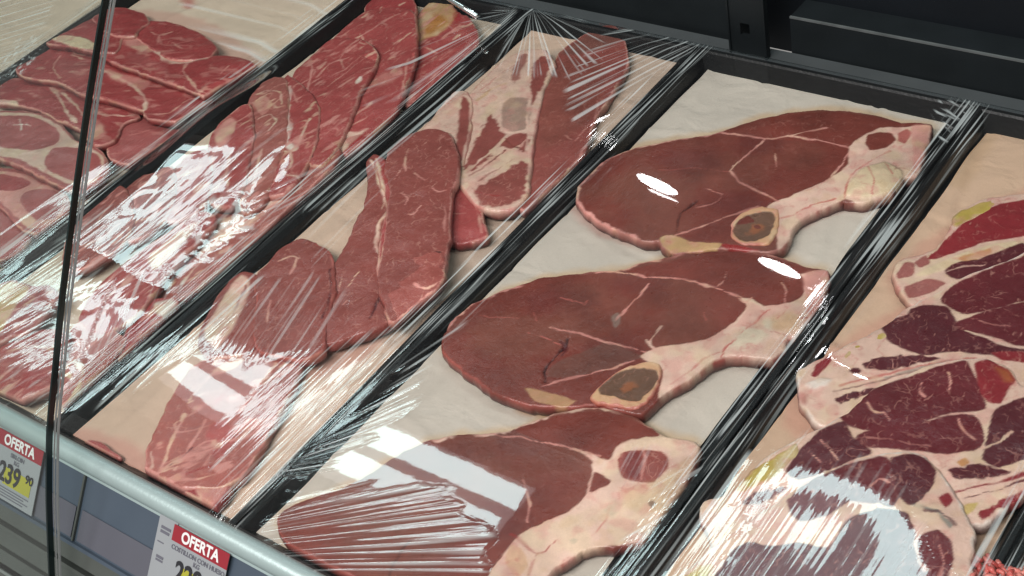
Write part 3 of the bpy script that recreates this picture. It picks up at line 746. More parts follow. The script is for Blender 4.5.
chuck('widest chuck steak in the middle of its tray, with a white forked seam', [(797, 374), (799, 368), (808, 362), (824, 356), (840, 347), (862, 336), (883, 325), (898, 314), (910, 304), (926, 296), (943, 288), (968, 273), (1000, 261), (1024, 251), (1090, 224), (1130, 250), (1130, 330), (1060, 380), (1000, 400), (930, 420), (870, 430), (820, 424), (806, 409), (799, 402)], .0195, [
    ('rim', 'fatw', 1.4),
    ('poly', 'lean5d', [(884, 328), (893, 320), (909, 316), (913, 309), (924, 305), (946, 306), (949, 313), (955, 321), (959, 329), (983, 339), (1003, 347), (1024, 351), (1060, 352), (1060, 364), (1000, 356), (958, 349), (923, 353), (903, 347), (890, 339)], LM),
    ('poly', 'lean5', [(942, 298), (951, 288), (968, 278), (1000, 265), (1095, 232), (1098, 285), (1024, 299), (998, 306), (975, 312), (963, 312), (949, 304)], LM),
    ('poly', 'lean5', [(959, 322), (973, 317), (998, 309), (1024, 303), (1095, 290), (1095, 345), (1024, 345), (1003, 338), (983, 333), (962, 327)], LM),
    ('line', 'fatp', [(972, 318), (990, 324), (1010, 326)], .8, {'a': .6}),
    ('poly', 'lean5d', [(862, 365), (880, 358), (912, 355), (940, 357), (918, 364), (892, 369), (872, 370)], {'marb': 1, 'n': 2.5}),
    ('poly', 'lean5d', [(848, 371), (858, 367), (862, 371), (855, 374)], {'n': 1.5}),
    ('line', 'fatr', [(840, 385), (870, 378), (900, 370), (940, 362), (975, 358)], 2.2, {'a': .9}),
    ('line', 'lean5', [(835, 392), (870, 383), (905, 373), (945, 364)], 1.4, {'a': .7}),
    ('line', 'grey', [(885, 377), (915, 369), (950, 360)], 1.5, {'a': .8}),
    ('poly', 'lean5r', [(812, 374), (817, 364), (829, 355), (832, 360), (824, 370), (816, 376)], {'marb': .3}),
    ('poly', 'lean5d', [(837, 399), (849, 393), (878, 387), (875, 391), (855, 400), (840, 405)], {'marb': 1, 'n': 2}),
    ('poly', 'fatw', [(806, 384), (820, 378), (832, 380), (826, 386), (812, 390)], {'dz': 1, 'f': 2}),
    ('poly', 'red', [(799, 392), (807, 394), (806, 404), (799, 400)], {'a': .5, 'f': 2}),
    ('poly', 'lean5r', [(990, 352), (1024, 352), (1060, 362), (1024, 362), (1000, 360)], {'marb': .6}),
], carts=[[(844, 354), (850, 348), (866, 339), (881, 331), (890, 337), (880, 341), (862, 347), (846, 358)]])

chuck('chuck steak just in front of the forked one, with a yellow cartilage tip', [(703, 500), (718, 496), (735, 487), (752, 470), (767, 455), (798, 437), (837, 418), (858, 402), (873, 387), (898, 377), (928, 364), (953, 359), (985, 357), (1008, 366), (1020, 382), (1035, 388), (1080, 400), (1090, 450), (1050, 480), (1024, 493), (1008, 505), (985, 522), (973, 524), (966, 540), (900, 560), (800, 560), (740, 560), (712, 540), (700, 515)], .0225, [
    ('rim', 'fatw', 1.5),
    ('poly', 'lean5', [(842, 413), (853, 401), (875, 389), (908, 378), (938, 367), (964, 361), (970, 370), (980, 393), (983, 408), (963, 410), (940, 415), (908, 424), (878, 430), (863, 429), (846, 421)], LM),
    ('line', 'fatp', [(922, 382), (920, 392), (926, 397)], 1.4), ('line', 'fatp', [(948, 372), (951, 380), (948, 390)], 1.2), ('line', 'fatp', [(868, 404), (875, 412), (884, 413)], 1.1), ('line', 'fatp', [(884, 412), (890, 420)], .9),
    ('poly', 'lean5r', [(976, 364), (990, 360), (1006, 369), (1013, 379), (1004, 391), (998, 402), (988, 401), (981, 384)], LM),
    ('poly', 'orange', [(996, 366), (1008, 370), (1013, 380), (1004, 380)], {'a': .35, 'f': 3}),
    ('poly', 'lean5', [(859, 440), (865, 434), (906, 427), (948, 418), (966, 415), (978, 421), (983, 442), (972, 449), (951, 451), (934, 452), (900, 448), (868, 446)], LM),
    ('line', 'fatp', [(958, 418), (962, 430), (974, 440)], 1.2), ('line', 'fatp', [(868, 438), (900, 442), (930, 446)], .9, {'a': .5}),
    ('poly', 'lean5d', [(996, 412), (1008, 404), (1024, 398), (1070, 398), (1070, 455), (1024, 457), (998, 464), (984, 458), (990, 440)], LM),
    ('line', 'fat', [(985, 448), (1000, 442), (1012, 432)], 1.5),
    ('poly', 'lean5d', [(814, 439), (823, 429), (844, 423), (851, 437), (869, 451), (866, 455), (851, 459), (833, 467), (799, 478), (788, 471), (802, 450)], LM),
    ('line', 'fatp', [(822, 440), (830, 450), (838, 460)], .9), ('line', 'fatp', [(812, 452), (820, 462)], .8),
    ('poly', 'lean5', [(742, 503), (752, 494), (768, 489), (788, 486), (776, 496), (758, 504)], {'marb': 1, 'n': 2}),
    ('poly', 'orange', [(957, 462), (964, 458), (970, 463), (962, 467)], {'a': .8}),
    ('poly', 'lean5d', [(948, 470), (962, 467), (985, 465), (1010, 470), (985, 478), (955, 480)], {'marb': .7, 'n': 2}),
    ('line', 'lean5r', [(955, 492), (985, 485), (1010, 478), (1035, 468)], 3.0), ('line', 'lean5', [(965, 498), (1000, 488), (1030, 476)], 1.2),
    ('poly', 'lean5r', [(978, 513), (995, 503), (1012, 494), (1024, 488), (1020, 497), (1000, 508), (984, 520)], {'marb': .9, 'n': 2}),
    ('poly', 'cart', [(963, 508), (968, 503), (978, 502), (973, 510), (966, 514)], {'a': .8}),
], carts=[[(737, 489), (753, 470), (777, 454), (795, 443), (799, 451), (788, 466), (762, 483), (745, 491)]])

chuck('front chuck steak under streaky film with a band of glare across it', [(660, 590), (684, 569), (720, 540), (757, 514), (788, 494), (819, 472), (851, 460), (889, 451), (912, 450), (926, 455), (941, 472), (951, 486), (964, 508), (973, 527), (974, 545), (972, 562), (985, 620), (900, 640), (650, 640)], .0265, [
    ('rim', 'fatw', 2.2),
    ('poly', 'lean5', [(818, 478), (851, 464), (880, 457), (889, 460), (893, 477), (899, 494), (893, 504), (880, 500), (871, 501), (850, 500), (824, 515), (800, 520), (790, 500)], LM),
    ('poly', 'lean5d', [(893, 458), (912, 454), (924, 458), (934, 470), (929, 487), (912, 503), (904, 498), (897, 478)], LM),
    ('poly', 'lean5d', [(724, 566), (732, 553), (750, 543), (771, 549), (800, 545), (830, 548), (850, 520), (880, 508), (905, 515), (915, 540), (920, 600), (700, 620), (705, 590)], LM),
    ('poly', 'lean5', [(919, 545), (926, 534), (938, 531), (949, 541), (952, 563), (940, 585), (925, 600)], LM),
    ('line', 'fat', [(905, 505), (920, 525), (915, 545), (925, 570)], 3), ('line', 'grey', [(915, 505), (935, 510), (950, 525)], 2.5),
    ('line', 'lean5d', [(925, 510), (940, 512), (955, 524)], 2.2, {'a': .8}), ('poly', 'lean5r', [(938, 497), (948, 492), (953, 500), (945, 508)]),
    ('line', 'fatp', [(940, 545), (946, 560), (938, 580)], 1.5), ('line', 'fatp', [(871, 485), (880, 478), (888, 482)], 1.0),
], carts=[[(664, 592), (687, 574), (700, 563), (712, 562), (713, 570), (700, 590), (680, 600)]])

# ------------------------------------------------------------------ tray 3: sirloin strips
G3 = 'fat edged sirloin strips in their narrow tray'
def strip(label, outline, z, layers, base='lean3', marb=.8, thick=.012, grow=1.5, **k):
    marb = marb * .75
    return piece('sirloin_strip', label, 'steak', G3, outline, z, thick, base, layers, side='lean2', side2='dark', marb=marb, step=.0013, grow=grow, lump=.0016, lim=LIM[3], **k)
strip('long smooth sirloin strip at the back right of its tray', [(552, 66), (560, 52), (578, 38), (600, 27), (615, 26), (624, 40), (627, 62), (622, 73), (607, 97), (592, 121), (583, 150), (563, 173), (535, 197), (520, 207), (518, 160), (530, 121), (540, 87)], .0165, [
    ('rim', 'fatp', 1.3), ('line', 'fatp', [(604, 87), (580, 92), (560, 97)], .8, {'a': .8}), ('line', 'fatp', [(588, 122), (575, 140), (565, 135)], 1.2, {'a': .8}), ('line', 'fatp', [(598, 100), (592, 130), (580, 155)], 1.6, {'a': .8}),
    ('poly', 'lean4b', [(560, 60), (600, 60), (600, 110), (545, 150), (535, 120)], {'f': 8, 'a': .5}), ('poly', 'brown', [(560, 52), (600, 28), (620, 40), (590, 52)], {'f': 5, 'a': .6})], marb=.45)
strip('broad fat streaked sirloin slice beside the smooth back strip', [(462, 110), (468, 95), (480, 83), (493, 69), (512, 56), (524, 50), (545, 50), (554, 64), (543, 87), (536, 118), (530, 155), (527, 193), (513, 206), (497, 209), (482, 206), (470, 196), (457, 178), (458, 145)], .020, [
    ('rim', 'fatp', 1.6),
    ('poly', 'lean3', [(533, 64), (542, 55), (550, 62), (546, 78), (538, 92), (532, 104), (530, 84)], {'n': 2.5, 'f': 1.4}), ('poly', 'lean3', [(512, 70), (520, 55), (528, 53), (522, 70), (514, 86)], {'a': .8, 'n': 2.5, 'f': 1.5}),
    ('poly', 'brown', [(501, 118), (503, 104), (512, 98), (531, 100), (528, 127), (511, 132), (502, 126)], {'marb': .4, 'n': 1.2, 'a': .6, 'f': 1.6}),
    ('poly', 'lean3', [(484, 124), (492, 112), (498, 126), (508, 134), (526, 132), (527, 152), (512, 150), (498, 146), (488, 160), (472, 172), (462, 174), (470, 152)], {'n': 4, 'f': 2}),
    ('poly', 'lean3', [(474, 192), (488, 182), (502, 172), (526, 160), (526, 192), (508, 205), (484, 206)], {'n': 3, 'f': 2, 'marb': .8}),
    ('line', 'fat', [(461, 174), (478, 162), (496, 146), (506, 136)], 4.5, {'dz': .6}), ('line', 'fat', [(466, 184), (488, 172), (510, 154), (526, 140)], 4.5, {'dz': .7}),
    ('line', 'lean3', [(470, 176), (490, 163), (505, 150)], 1.8), ('line', 'lean3', [(478, 182), (496, 170), (512, 160)], 1.6), ('line', 'lean4', [(505, 138), (512, 146), (520, 148)], 1.4), ('line', 'fat', [(530, 92), (528, 120), (526, 160)], 2.6),
    ('line', 'tan', [(478, 100), (490, 90), (505, 84)], 3, {'a': .6}), ('line', 'fatr', [(480, 90), (500, 74), (515, 64)], 1.4, {'a': .6}),
    ('line', 'red', [(470, 186), (482, 195), (500, 196)], 1.2, {'a': .5})], base='fat', marb=.1)
strip('short pale fat tipped piece standing behind the central sirloin strip', [(416, 137), (428, 124), (441, 108), (455, 92), (466, 92), (471, 104), (468, 138), (462, 162), (452, 160), (446, 145), (432, 136)], .0225, [
    ('poly', 'lean3', [(462, 96), (470, 102), (467, 138), (461, 160), (455, 155), (458, 125)], {'f': 1.5}), ('rim', 'fatp', 1)], base='fat', marb=.1)
strip('folded sirloin end at the right beside the central strip', [(446, 206), (450, 184), (457, 176), (468, 190), (479, 204), (482, 219), (486, 234), (476, 237), (456, 240), (446, 237)], .017, [
    ('rim', 'fatp', 1.5), ('line', 'fatp', [(462, 180), (476, 205), (482, 232)], 2.5), ('line', 'fatp', [(452, 212), (466, 212)], .8)], base='lean2', marb=.4)
strip('narrow sirloin strip with a white fat ridge, left of the central one', [(367, 164), (373, 154), (386, 161), (393, 182), (390, 217), (386, 245), (384, 275), (390, 300), (391, 318), (365, 330), (335, 339), (319, 341), (317, 320), (325, 295), (333, 266), (345, 248), (352, 229), (364, 207), (369, 185)], .0195, [
    ('line', 'fat', [(371, 160), (376, 172), (384, 196), (388, 210), (379, 225), (377, 245), (381, 268)], 3.2, {'dz': 1.0}), ('line', 'fat', [(376, 170), (384, 194), (382, 208)], 3, {'dz': .5}),
    ('poly', 'lean2', [(378, 160), (388, 166), (392, 184), (390, 200), (384, 185)], {'a': .8}), ('line', 'dark', [(381, 270), (382, 290), (370, 318)], 1.8, {'dz': -1}),
    ('line', 'fatp', [(388, 297), (392, 310), (386, 322)], 2.2, {'dz': .8}), ('line', 'fatp', [(343, 275), (338, 290)], .8), ('line', 'fatp', [(360, 272), (346, 288)], .7), ('line', 'fatp', [(352, 296), (342, 304)], .7)], marb=.9)
strip('thin upright sliver of sirloin squeezed against the central strip', [(375, 155), (386, 161), (393, 181), (391, 217), (387, 248), (384, 276), (377, 277), (379, 246), (382, 226), (388, 208), (384, 190), (377, 173)], .0245, [
    ('line', 'fat', [(376, 158), (383, 188), (386, 208), (380, 228), (378, 270)], 2.0), ('rim', 'fatp', .8)], base='lean2', marb=.7, grow=.5)
strip('broad central sirloin strip with sparse pale marbling', [(386, 168), (389, 152), (402, 138), (420, 131), (436, 129), (449, 134), (457, 153), (456, 178), (450, 194), (448, 231), (445, 255), (443, 276), (434, 288), (415, 302), (392, 320), (386, 305), (379, 285), (383, 245), (387, 219), (391, 190)], .0285, [
    ('rim', 'fatp', 1.1), ('line', 'fatp', [(408, 148), (405, 162), (406, 170)], 1.6, {'a': .8}), ('line', 'fatp', [(414, 172), (425, 180)], 1.1), ('line', 'fatp', [(403, 192), (408, 198), (404, 206)], 1), ('line', 'fatp', [(421, 206), (414, 214), (408, 214)], 1), ('line', 'fatp', [(446, 190), (438, 192), (432, 188)], 1.2),
    ('line', 'fatp', [(440, 280), (428, 288), (420, 287), (416, 284)], 2.4), ('line', 'black', [(434, 252), (440, 252)], 1.4), ('line', 'fatp', [(445, 205), (445, 230)], 1.6), ('line', 'fatp', [(400, 170), (394, 178)], .9)], marb=.95)
strip('rounded sirloin piece in front of the narrow strip, under fine film streaks', [(254, 282), (261, 270), (271, 260), (281, 247), (300, 239), (315, 243), (328, 251), (333, 266), (333, 290), (325, 320), (321, 347), (300, 357), (275, 352), (258, 347), (253, 325), (258, 300)], .0225, [
    ('rim', 'fatr', 1.2), ('line', 'fatp', [(297, 258), (293, 268), (288, 276)], 2.4), ('line', 'fatp', [(278, 262), (290, 256), (300, 258)], 1.2), ('line', 'fatp', [(270, 300), (268, 320)], .9), ('line', 'dark', [(331, 268), (330, 292), (322, 318)], 1.4)], marb=.8)
strip('small pale edged piece at the left of the rounded sirloin', [(198, 338), (205, 320), (215, 300), (233, 277), (245, 271), (258, 278), (262, 296), (260, 320), (254, 345), (232, 354), (205, 354)], .018, [
    ('poly', 'fat', [(205, 330), (222, 300), (240, 276), (248, 280), (246, 300), (232, 330), (215, 350)], {'f': 2}), ('line', 'lean3', [(225, 330), (240, 300), (246, 285)], 1.6), ('rim', 'fatp', 1)], marb=.6)
strip('pink streaky sirloin piece nearest the front rail', [(146, 478), (147, 450), (158, 425), (170, 398), (190, 368), (225, 350), (280, 350), (300, 362), (285, 398), (265, 435), (252, 458), (240, 474), (222, 484), (190, 486), (162, 484)], .015, [
    ('rim', 'fatp', 1.5), ('line', 'fatp', [(160, 470), (172, 440), (185, 415)], 3), ('line', 'fatp', [(175, 470), (190, 445), (205, 420)], 2), ('line', 'red', [(185, 474), (205, 468), (225, 464)], 2.4, {'a': .7}), ('line', 'fatp', [(205, 465), (220, 440), (238, 430)], 2.2), ('line', 'fat', [(150, 452), (152, 466)], 2.6), ('poly', 'lean2', [(205, 430), (225, 420), (235, 440), (215, 460)], {'a': .7}), ('line', 'fatp', [(190, 400), (215, 372), (240, 358)], 3), ('line', 'lean2', [(215, 405), (250, 365)], 3), ('line', 'fatp', [(240, 410), (275, 365)], 2.5), ('line', 'lean5d', [(165, 468), (180, 458), (192, 448)], 1.1)], base='lean3b', marb=1, blot=(.8, .009, 1.0))
strip('dark scrap of sirloin tucked against the front rail', [(160, 485), (170, 477), (194, 476), (229, 483), (226, 496), (212, 510), (196, 508), (178, 498)], .013, [
    ('poly', 'fatp', [(193, 482), (205, 478), (228, 486), (212, 506), (200, 498)], {'f': 2, 'a': .8}), ('rim', 'fatp', 1), ('line', 'red', [(164, 484), (180, 478), (200, 480)], 2, {'a': .8})], base='lean5r', marb=1, grow=0)
strip('thin red trimming lying along the rail beside bare peach paper', [(70, 440), (80, 436), (101, 441), (121, 457), (139, 471), (156, 483), (150, 492), (125, 478), (98, 460)], .010, [
    ('line', 'fatp', [(78, 440), (100, 448), (125, 466), (150, 484)], 1.6), ('rim', 'fatp', .8)], base='lean2', marb=1, thick=.007, grow=0)

# ------------------------------------------------------------------ tray 2: marbled slices
G2 = 'marbled beef slices overlapping under the glossy film'
def sl(label, outline, z, layers=(), base='lean2', marb=.7, grow=2.5, **k):
    k.setdefault('tilt', (.10, .05)); k.setdefault('blot', (.75, .008, 1.35)); marb = min(marb, .7)
    return piece('beef_slice', label, 'beef slice', G2, outline, z, .011, base, [('rim', 'fatp', 1.1)] + list(layers), side='lean1', side2='dark', marb=marb, step=.0014, grow=grow, lump=.0018, lim=LIM[2], **k)
sl('rounded slice with an amber fat patch at the back of the glossy tray', [(401, 95), (410, 62), (412, 32), (416, 15), (430, 0), (446, 0), (456, 13), (468, 20), (476, 34), (477, 48), (463, 62), (436, 82), (410, 101)], .0155, [
    ('poly', 'tan', [(414, 20), (425, 0), (446, -4), (456, 14), (450, 25), (440, 33), (425, 36), (414, 44)], {'f': 4, 'n': 2, 'a': .9}), ('poly', 'stain', [(422, 22), (438, 12), (448, 22), (436, 30), (425, 32)], {'f': 4, 'a': .8}), ('line', 'fatp', [(416, 50), (424, 46), (436, 52)], 1.4), ('poly', 'red', [(452, 14), (458, 12), (462, 20), (456, 24)], {'a': .5})], marb=.8)
sl('short slice at the very back edge of the glossy tray', [(366, 8), (366, -14), (400, -20), (410, -5), (414, 14), (395, 20), (375, 16)], .0145, base='lean1', marb=.4)
sl('wide pink slice with a fat seam across its top, behind the speckled one', [(331, 38), (342, 24), (366, 9), (390, 8), (411, 13), (415, 30), (414, 62), (406, 85), (400, 103), (388, 124), (370, 136), (345, 152), (330, 145), (346, 120), (350, 100), (366, 75), (370, 57), (360, 46), (345, 42)], .0195, [
    ('line', 'fatp', [(356, 34), (372, 28), (384, 20), (400, 14)], 3.4), ('line', 'fatp', [(363, 38), (360, 30)], 2), ('poly', 'fat', [(336, 140), (345, 132), (358, 134), (368, 131), (355, 142), (342, 152)], {'f': 2}), ('poly', 'red', [(346, 140), (360, 136), (366, 140), (352, 150)], {'a': .5}),
    ('poly', 'fatp', [(366, 84), (384, 74), (400, 76), (394, 84), (378, 88)], {'f': 4, 'a': .45}), ('line', 'fatp', [(409, 62), (405, 85), (400, 103)], 2, {'a': .8}), ('line', 'fatp', [(384, 54), (392, 50)], .8)], marb=1)
sl('speckled red slice lapping over the wide pink one', [(293, 68), (312, 52), (331, 37), (350, 39), (366, 43), (376, 57), (371, 73), (359, 93), (354, 108), (346, 128), (336, 148), (322, 165), (308, 160), (312, 140), (314, 110), (306, 95), (296, 85)], .023, [
    ('line', 'fatp', [(316, 74), (328, 62), (340, 58), (350, 56)], 1.8), ('line', 'fatp', [(306, 92), (309, 75), (310, 62)], 2.2), ('line', 'fatp', [(296, 80), (303, 90), (308, 98)], 1.6), ('line', 'fatp', [(340, 58), (344, 68)], 1.2), ('line', 'fatw', [(358, 84), (361, 80)], 3.5), ('line', 'dark', [(320, 120), (318, 140), (312, 158)], 1.2)], marb=1)
sl('slice split by a broad white fat band, in front of the speckled one', [(286, 72), (298, 82), (312, 97), (318, 112), (316, 135), (308, 160), (295, 182), (283, 192), (270, 194), (275, 165), (282, 140), (283, 110), (279, 85)], .0235, [
    ('line', 'fatw', [(288, 84), (286, 105), (288, 128), (286, 142), (294, 150)], 5.5), ('line', 'fat', [(300, 145), (305, 130), (310, 120)], 2), ('line', 'fat', [(276, 150), (290, 152), (292, 166), (284, 175), (300, 180)], 3), ('line', 'fatp', [(296, 100), (292, 90)], 1.4)], marb=.6)
sl('slice with a curled ring of pale fat at the tray edge', [(244, 110), (252, 92), (262, 80), (274, 76), (285, 80), (286, 110), (285, 140), (276, 168), (268, 192), (258, 207), (245, 212), (240, 190), (246, 160), (248, 130)], .0215, [
    ('line', 'fat', [(256, 92), (266, 88), (280, 92), (282, 104)], 2.2), ('line', 'fat', [(258, 118), (270, 114), (276, 122), (268, 130)], 1.8), ('poly', 'fatp', [(252, 100), (264, 94), (272, 104), (262, 114)], {'a': .5}), ('line', 'fat', [(262, 150), (256, 175), (250, 195)], 2.2)], base='lean3b', marb=.8)
sl('upright slice with a bright pink fat tip', [(213, 130), (228, 113), (247, 103), (252, 130), (248, 160), (242, 190), (230, 206), (214, 202), (204, 186), (204, 160)], .0225, [
    ('poly', 'fatp', [(215, 128), (228, 115), (236, 120), (228, 140), (216, 146)], {'f': 3}), ('line', 'fatp', [(232, 150), (226, 175), (230, 196)], 2), ('line', 'fatp', [(212, 150), (210, 175)], 1.4)])
sl('narrow reddish slice wedged in the middle of the glossy row', [(166, 176), (184, 157), (203, 149), (209, 165), (209, 188), (202, 206), (183, 217), (165, 217), (160, 195)], .0220, [('line', 'fatp', [(178, 170), (172, 195)], 1.8), ('line', 'fatp', [(200, 160), (196, 185)], 1.4), ('poly', 'red', [(188, 160), (200, 155), (202, 180), (192, 190)], {'a': .35, 'f': 3})])
sl('slice with a slanting pale seam left of the narrow reddish one', [(123, 190), (140, 175), (155, 172), (170, 167), (174, 185), (170, 210), (152, 230), (128, 238), (120, 215)], .0215, [('line', 'fatp', [(140, 180), (132, 205), (128, 225)], 1.8), ('line', 'fatp', [(160, 178), (152, 200)], 1.2)], base='lean3')
sl('dull pink slice lying against the left wall of the glossy tray', [(66, 236), (85, 210), (105, 196), (120, 187), (130, 200), (130, 232), (112, 252), (82, 266), (62, 264)], .0205, [('line', 'fatp', [(92, 230), (104, 212), (114, 200)], 2), ('line', 'fatp', [(76, 246), (100, 240), (118, 225)], 1.4)], base='lean3')
sl('red slice beneath the crumpled centre of the glossy film', [(78, 318), (85, 298), (105, 275), (135, 253), (160, 238), (200, 215), (215, 222), (190, 250), (165, 275), (150, 295), (130, 318), (100, 328)], .020, [('poly', 'fat', [(150, 255), (185, 228), (200, 226), (175, 252), (155, 270)], {'f': 3, 'a': .8}), ('line', 'fatp', [(92, 308), (115, 288), (140, 272)], 2.5)], marb=.7)
sl('long pale slice along the right wall under the crumpled film', [(160, 272), (192, 214), (245, 206), (300, 172), (338, 150), (330, 178), (252, 238), (200, 280), (165, 300)], .0165, [('poly', 'fat', [(200, 222), (245, 212), (290, 182), (300, 190), (240, 230), (200, 252)], {'f': 4, 'n': 4}), ('line', 'fatw', [(180, 280), (220, 240), (270, 205)], 3)], base='lean3b', marb=1)
sl('dark red slice beside the tray edge with a white fat knob', [(118, 352), (122, 335), (136, 318), (152, 300), (174, 300), (176, 312), (160, 326), (142, 345), (125, 362)], .0185, [('poly', 'fatw', [(155, 302), (172, 298), (177, 308), (165, 316), (156, 312)], {'f': 2, 'dome': 2}), ('line', 'fatp', [(125, 350), (140, 332)], 1.4)], base='lean1', marb=.5)
sl('flat slice with a broad beige fat side at the far left', [(-40, 330), (-20, 290), (10, 278), (30, 287), (48, 288), (58, 296), (48, 312), (28, 330), (6, 336), (-20, 345)], .0195, [('poly', 'tan', [(-40, 330), (-18, 290), (10, 279), (30, 288), (14, 308), (2, 330), (-20, 342)], {'f': 1.5}), ('line', 'dark', [(40, 292), (26, 312)], 1.2)], base='lean1', marb=.5)
sl('red slice under speckled glare at the front left corner', [(-30, 372), (0, 345), (30, 332), (60, 330), (66, 345), (52, 378), (50, 388), (22, 398), (-5, 400), (-30, 400)], .0185, [('line', 'fatp', [(5, 350), (30, 345), (50, 350)], 2.4), ('poly', 'red', [(14, 378), (40, 370), (48, 380), (24, 392), (8, 388)], {'a': .6, 'f': 3})], base='lean2', marb=1)
sl('pale slice with a curled cream fat rope near the front rail', [(58, 372), (66, 335), (80, 318), (100, 326), (124, 340), (112, 358), (96, 376), (80, 396), (64, 402)], .017, [('line', 'faty', [(64, 366), (74, 360), (82, 368), (80, 385), (70, 398)], 4.5, {'dz': 1.5}), ('line', 'faty', [(66, 372), (72, 380)], 3)], base='lean3b', marb=.5)

# ------------------------------------------------------------------ tray 1: cutlets and chops
G1 = 'thin reddish cutlets heaped in the left tray'
def cut(label, outline, z, layers=(), base='lean1', marb=.35, grow=2.0, name='beef_cutlet', cat_='cutlet', group=G1, **k):
    if name == 'beef_cutlet': k.setdefault('blot', (.45, .010, .3)); k.setdefault('tilt', (.02, -.11))
    else: k.setdefault('tilt', (.02, -.05))
    return piece(name, label, cat_, group, outline, z, .010, base, [('rim', 'fatp', 1.0, {'k': .3})] + list(layers), side='dark', side2='lean1', marb=marb, step=.0015, grow=grow, lump=.0022, lim=LIM[1], **k)
cut('small rounded cutlet at the top of the heap beside the dark tray corner', [(92, 14), (108, 6), (125, 6), (142, 12), (147, 20), (138, 28), (134, 36), (118, 36), (104, 30)], .0215)
cut('ragged cutlet with a cream fat fold at the top left', [(42, 38), (52, 27), (62, 17), (72, 9), (92, 14), (108, 20), (120, 32), (116, 52), (95, 52), (70, 46), (50, 43)], .0235, [('poly', 'faty', [(52, 40), (66, 36), (84, 39), (98, 45), (95, 52), (72, 48)], {'f': 1.5, 'dz': 1}), ('line', 'fatp', [(62, 30), (85, 26)], 1.2)])
cut('oval cutlet with a pink starburst at the upper right of the heap', [(134, 28), (140, 20), (160, 18), (180, 23), (200, 33), (214, 46), (209, 56), (190, 61), (172, 60), (158, 52), (146, 42), (138, 36)], .0225, [('line', 'fatp', [(150, 30), (160, 34), (172, 30)], 1.2), ('line', 'fatp', [(160, 34), (158, 42)], 1.5), ('line', 'fatp', [(172, 42), (182, 50)], 1.2)])
cut('two eyed cutlet reaching the right edge of the heap, split by a pale seam', [(100, 50), (110, 34), (120, 25), (135, 30), (150, 40), (172, 57), (200, 55), (225, 54), (245, 57), (258, 67), (259, 77), (241, 93), (222, 102), (205, 98), (188, 90), (170, 83), (150, 75), (130, 67), (113, 60)], .0265, [
    ('line', 'fat', [(124, 35), (140, 36), (150, 44), (160, 54), (174, 62), (190, 60), (206, 56), (214, 48)], 5), ('line', 'fatp', [(186, 62), (184, 72), (190, 82), (200, 94), (220, 101)], 2.6), ('poly', 'fatp', [(122, 34), (140, 34), (152, 48), (140, 50), (128, 44)], {'f': 3, 'a': .7}), ('line', 'fatp', [(228, 66), (222, 74)], 1), ('poly', 'lean1b', [(126, 52), (145, 54), (165, 66), (170, 78), (150, 70), (130, 62)], {'a': .7, 'f': 3})])
cut('wide folded cutlet stretching across the middle of the heap', [(20, 54), (32, 46), (45, 41), (75, 47), (104, 53), (120, 65), (150, 73), (172, 86), (191, 91), (211, 100), (209, 110), (186, 124), (150, 120), (144, 112), (125, 105), (105, 99), (82, 94), (58, 80), (32, 77), (18, 70)], .0225, [
    ('line', 'fat', [(100, 68), (118, 76), (134, 86), (146, 100), (146, 112)], 3.6), ('poly', 'fatp', [(104, 66), (122, 72), (150, 80), (144, 90), (128, 84), (112, 78)], {'f': 3, 'a': .6}), ('line', 'fatp', [(58, 52), (52, 66), (60, 78)], 1.6), ('line', 'fatp', [(150, 118), (170, 116), (190, 100), (205, 98)], 2.0), ('line', 'fatp', [(70, 50), (84, 56), (96, 56)], 2), ('line', 'dark', [(146, 90), (168, 88), (190, 93)], 1.2, {'a': .7}), ('poly', 'lean1b', [(55, 58), (80, 60), (84, 80), (62, 76)], {'f': 4, 'a': .6})])
cut('crumpled cutlet with frilly fat edge in the lower middle of the heap', [(-6, 92), (0, 84), (12, 75), (32, 77), (57, 81), (82, 93), (105, 97), (128, 106), (137, 114), (122, 122), (114, 142), (97, 148), (80, 130), (66, 122), (56, 118), (40, 108), (15, 102), (-6, 100)], .0185, [
    ('line', 'fat', [(50, 84), (60, 98), (66, 112), (78, 124)], 4.5), ('line', 'fat', [(60, 90), (76, 104), (84, 118)], 3), ('poly', 'fat', [(-6, 100), (15, 100), (17, 106), (0, 108)], {'f': 1.5}), ('line', 'fat', [(90, 112), (110, 116), (132, 114)], 4), ('poly', 'fatp', [(84, 124), (100, 122), (108, 136), (96, 146)], {'f': 3, 'a': .6}), ('line', 'dark', [(20, 80), (40, 84), (56, 100)], 1.2, {'a': .6}), ('poly', 'lean1b', [(86, 98), (110, 102), (118, 110), (96, 112)], {'a': .7, 'f': 2})])
cut('smooth round cutlet at the right bottom of the heap', [(112, 126), (120, 118), (140, 114), (160, 118), (182, 126), (172, 138), (160, 147), (141, 160), (130, 165), (112, 160), (108, 145)], .0165, [('rim', 'fatp', 1.6), ('line', 'fatp', [(130, 136), (150, 130)], .8)], base='lean1b', marb=.25)
GC = 'two eyed pink chops in the left tray'
cut('bottom chop of the stack at the left picture edge', [(-20, 204), (0, 202), (14, 212), (25, 226), (28, 239), (12, 254), (-5, 260), (-20, 258)], .0155, base='lean1b', marb=.2, name='loin_chop', cat_='chop', group=GC)
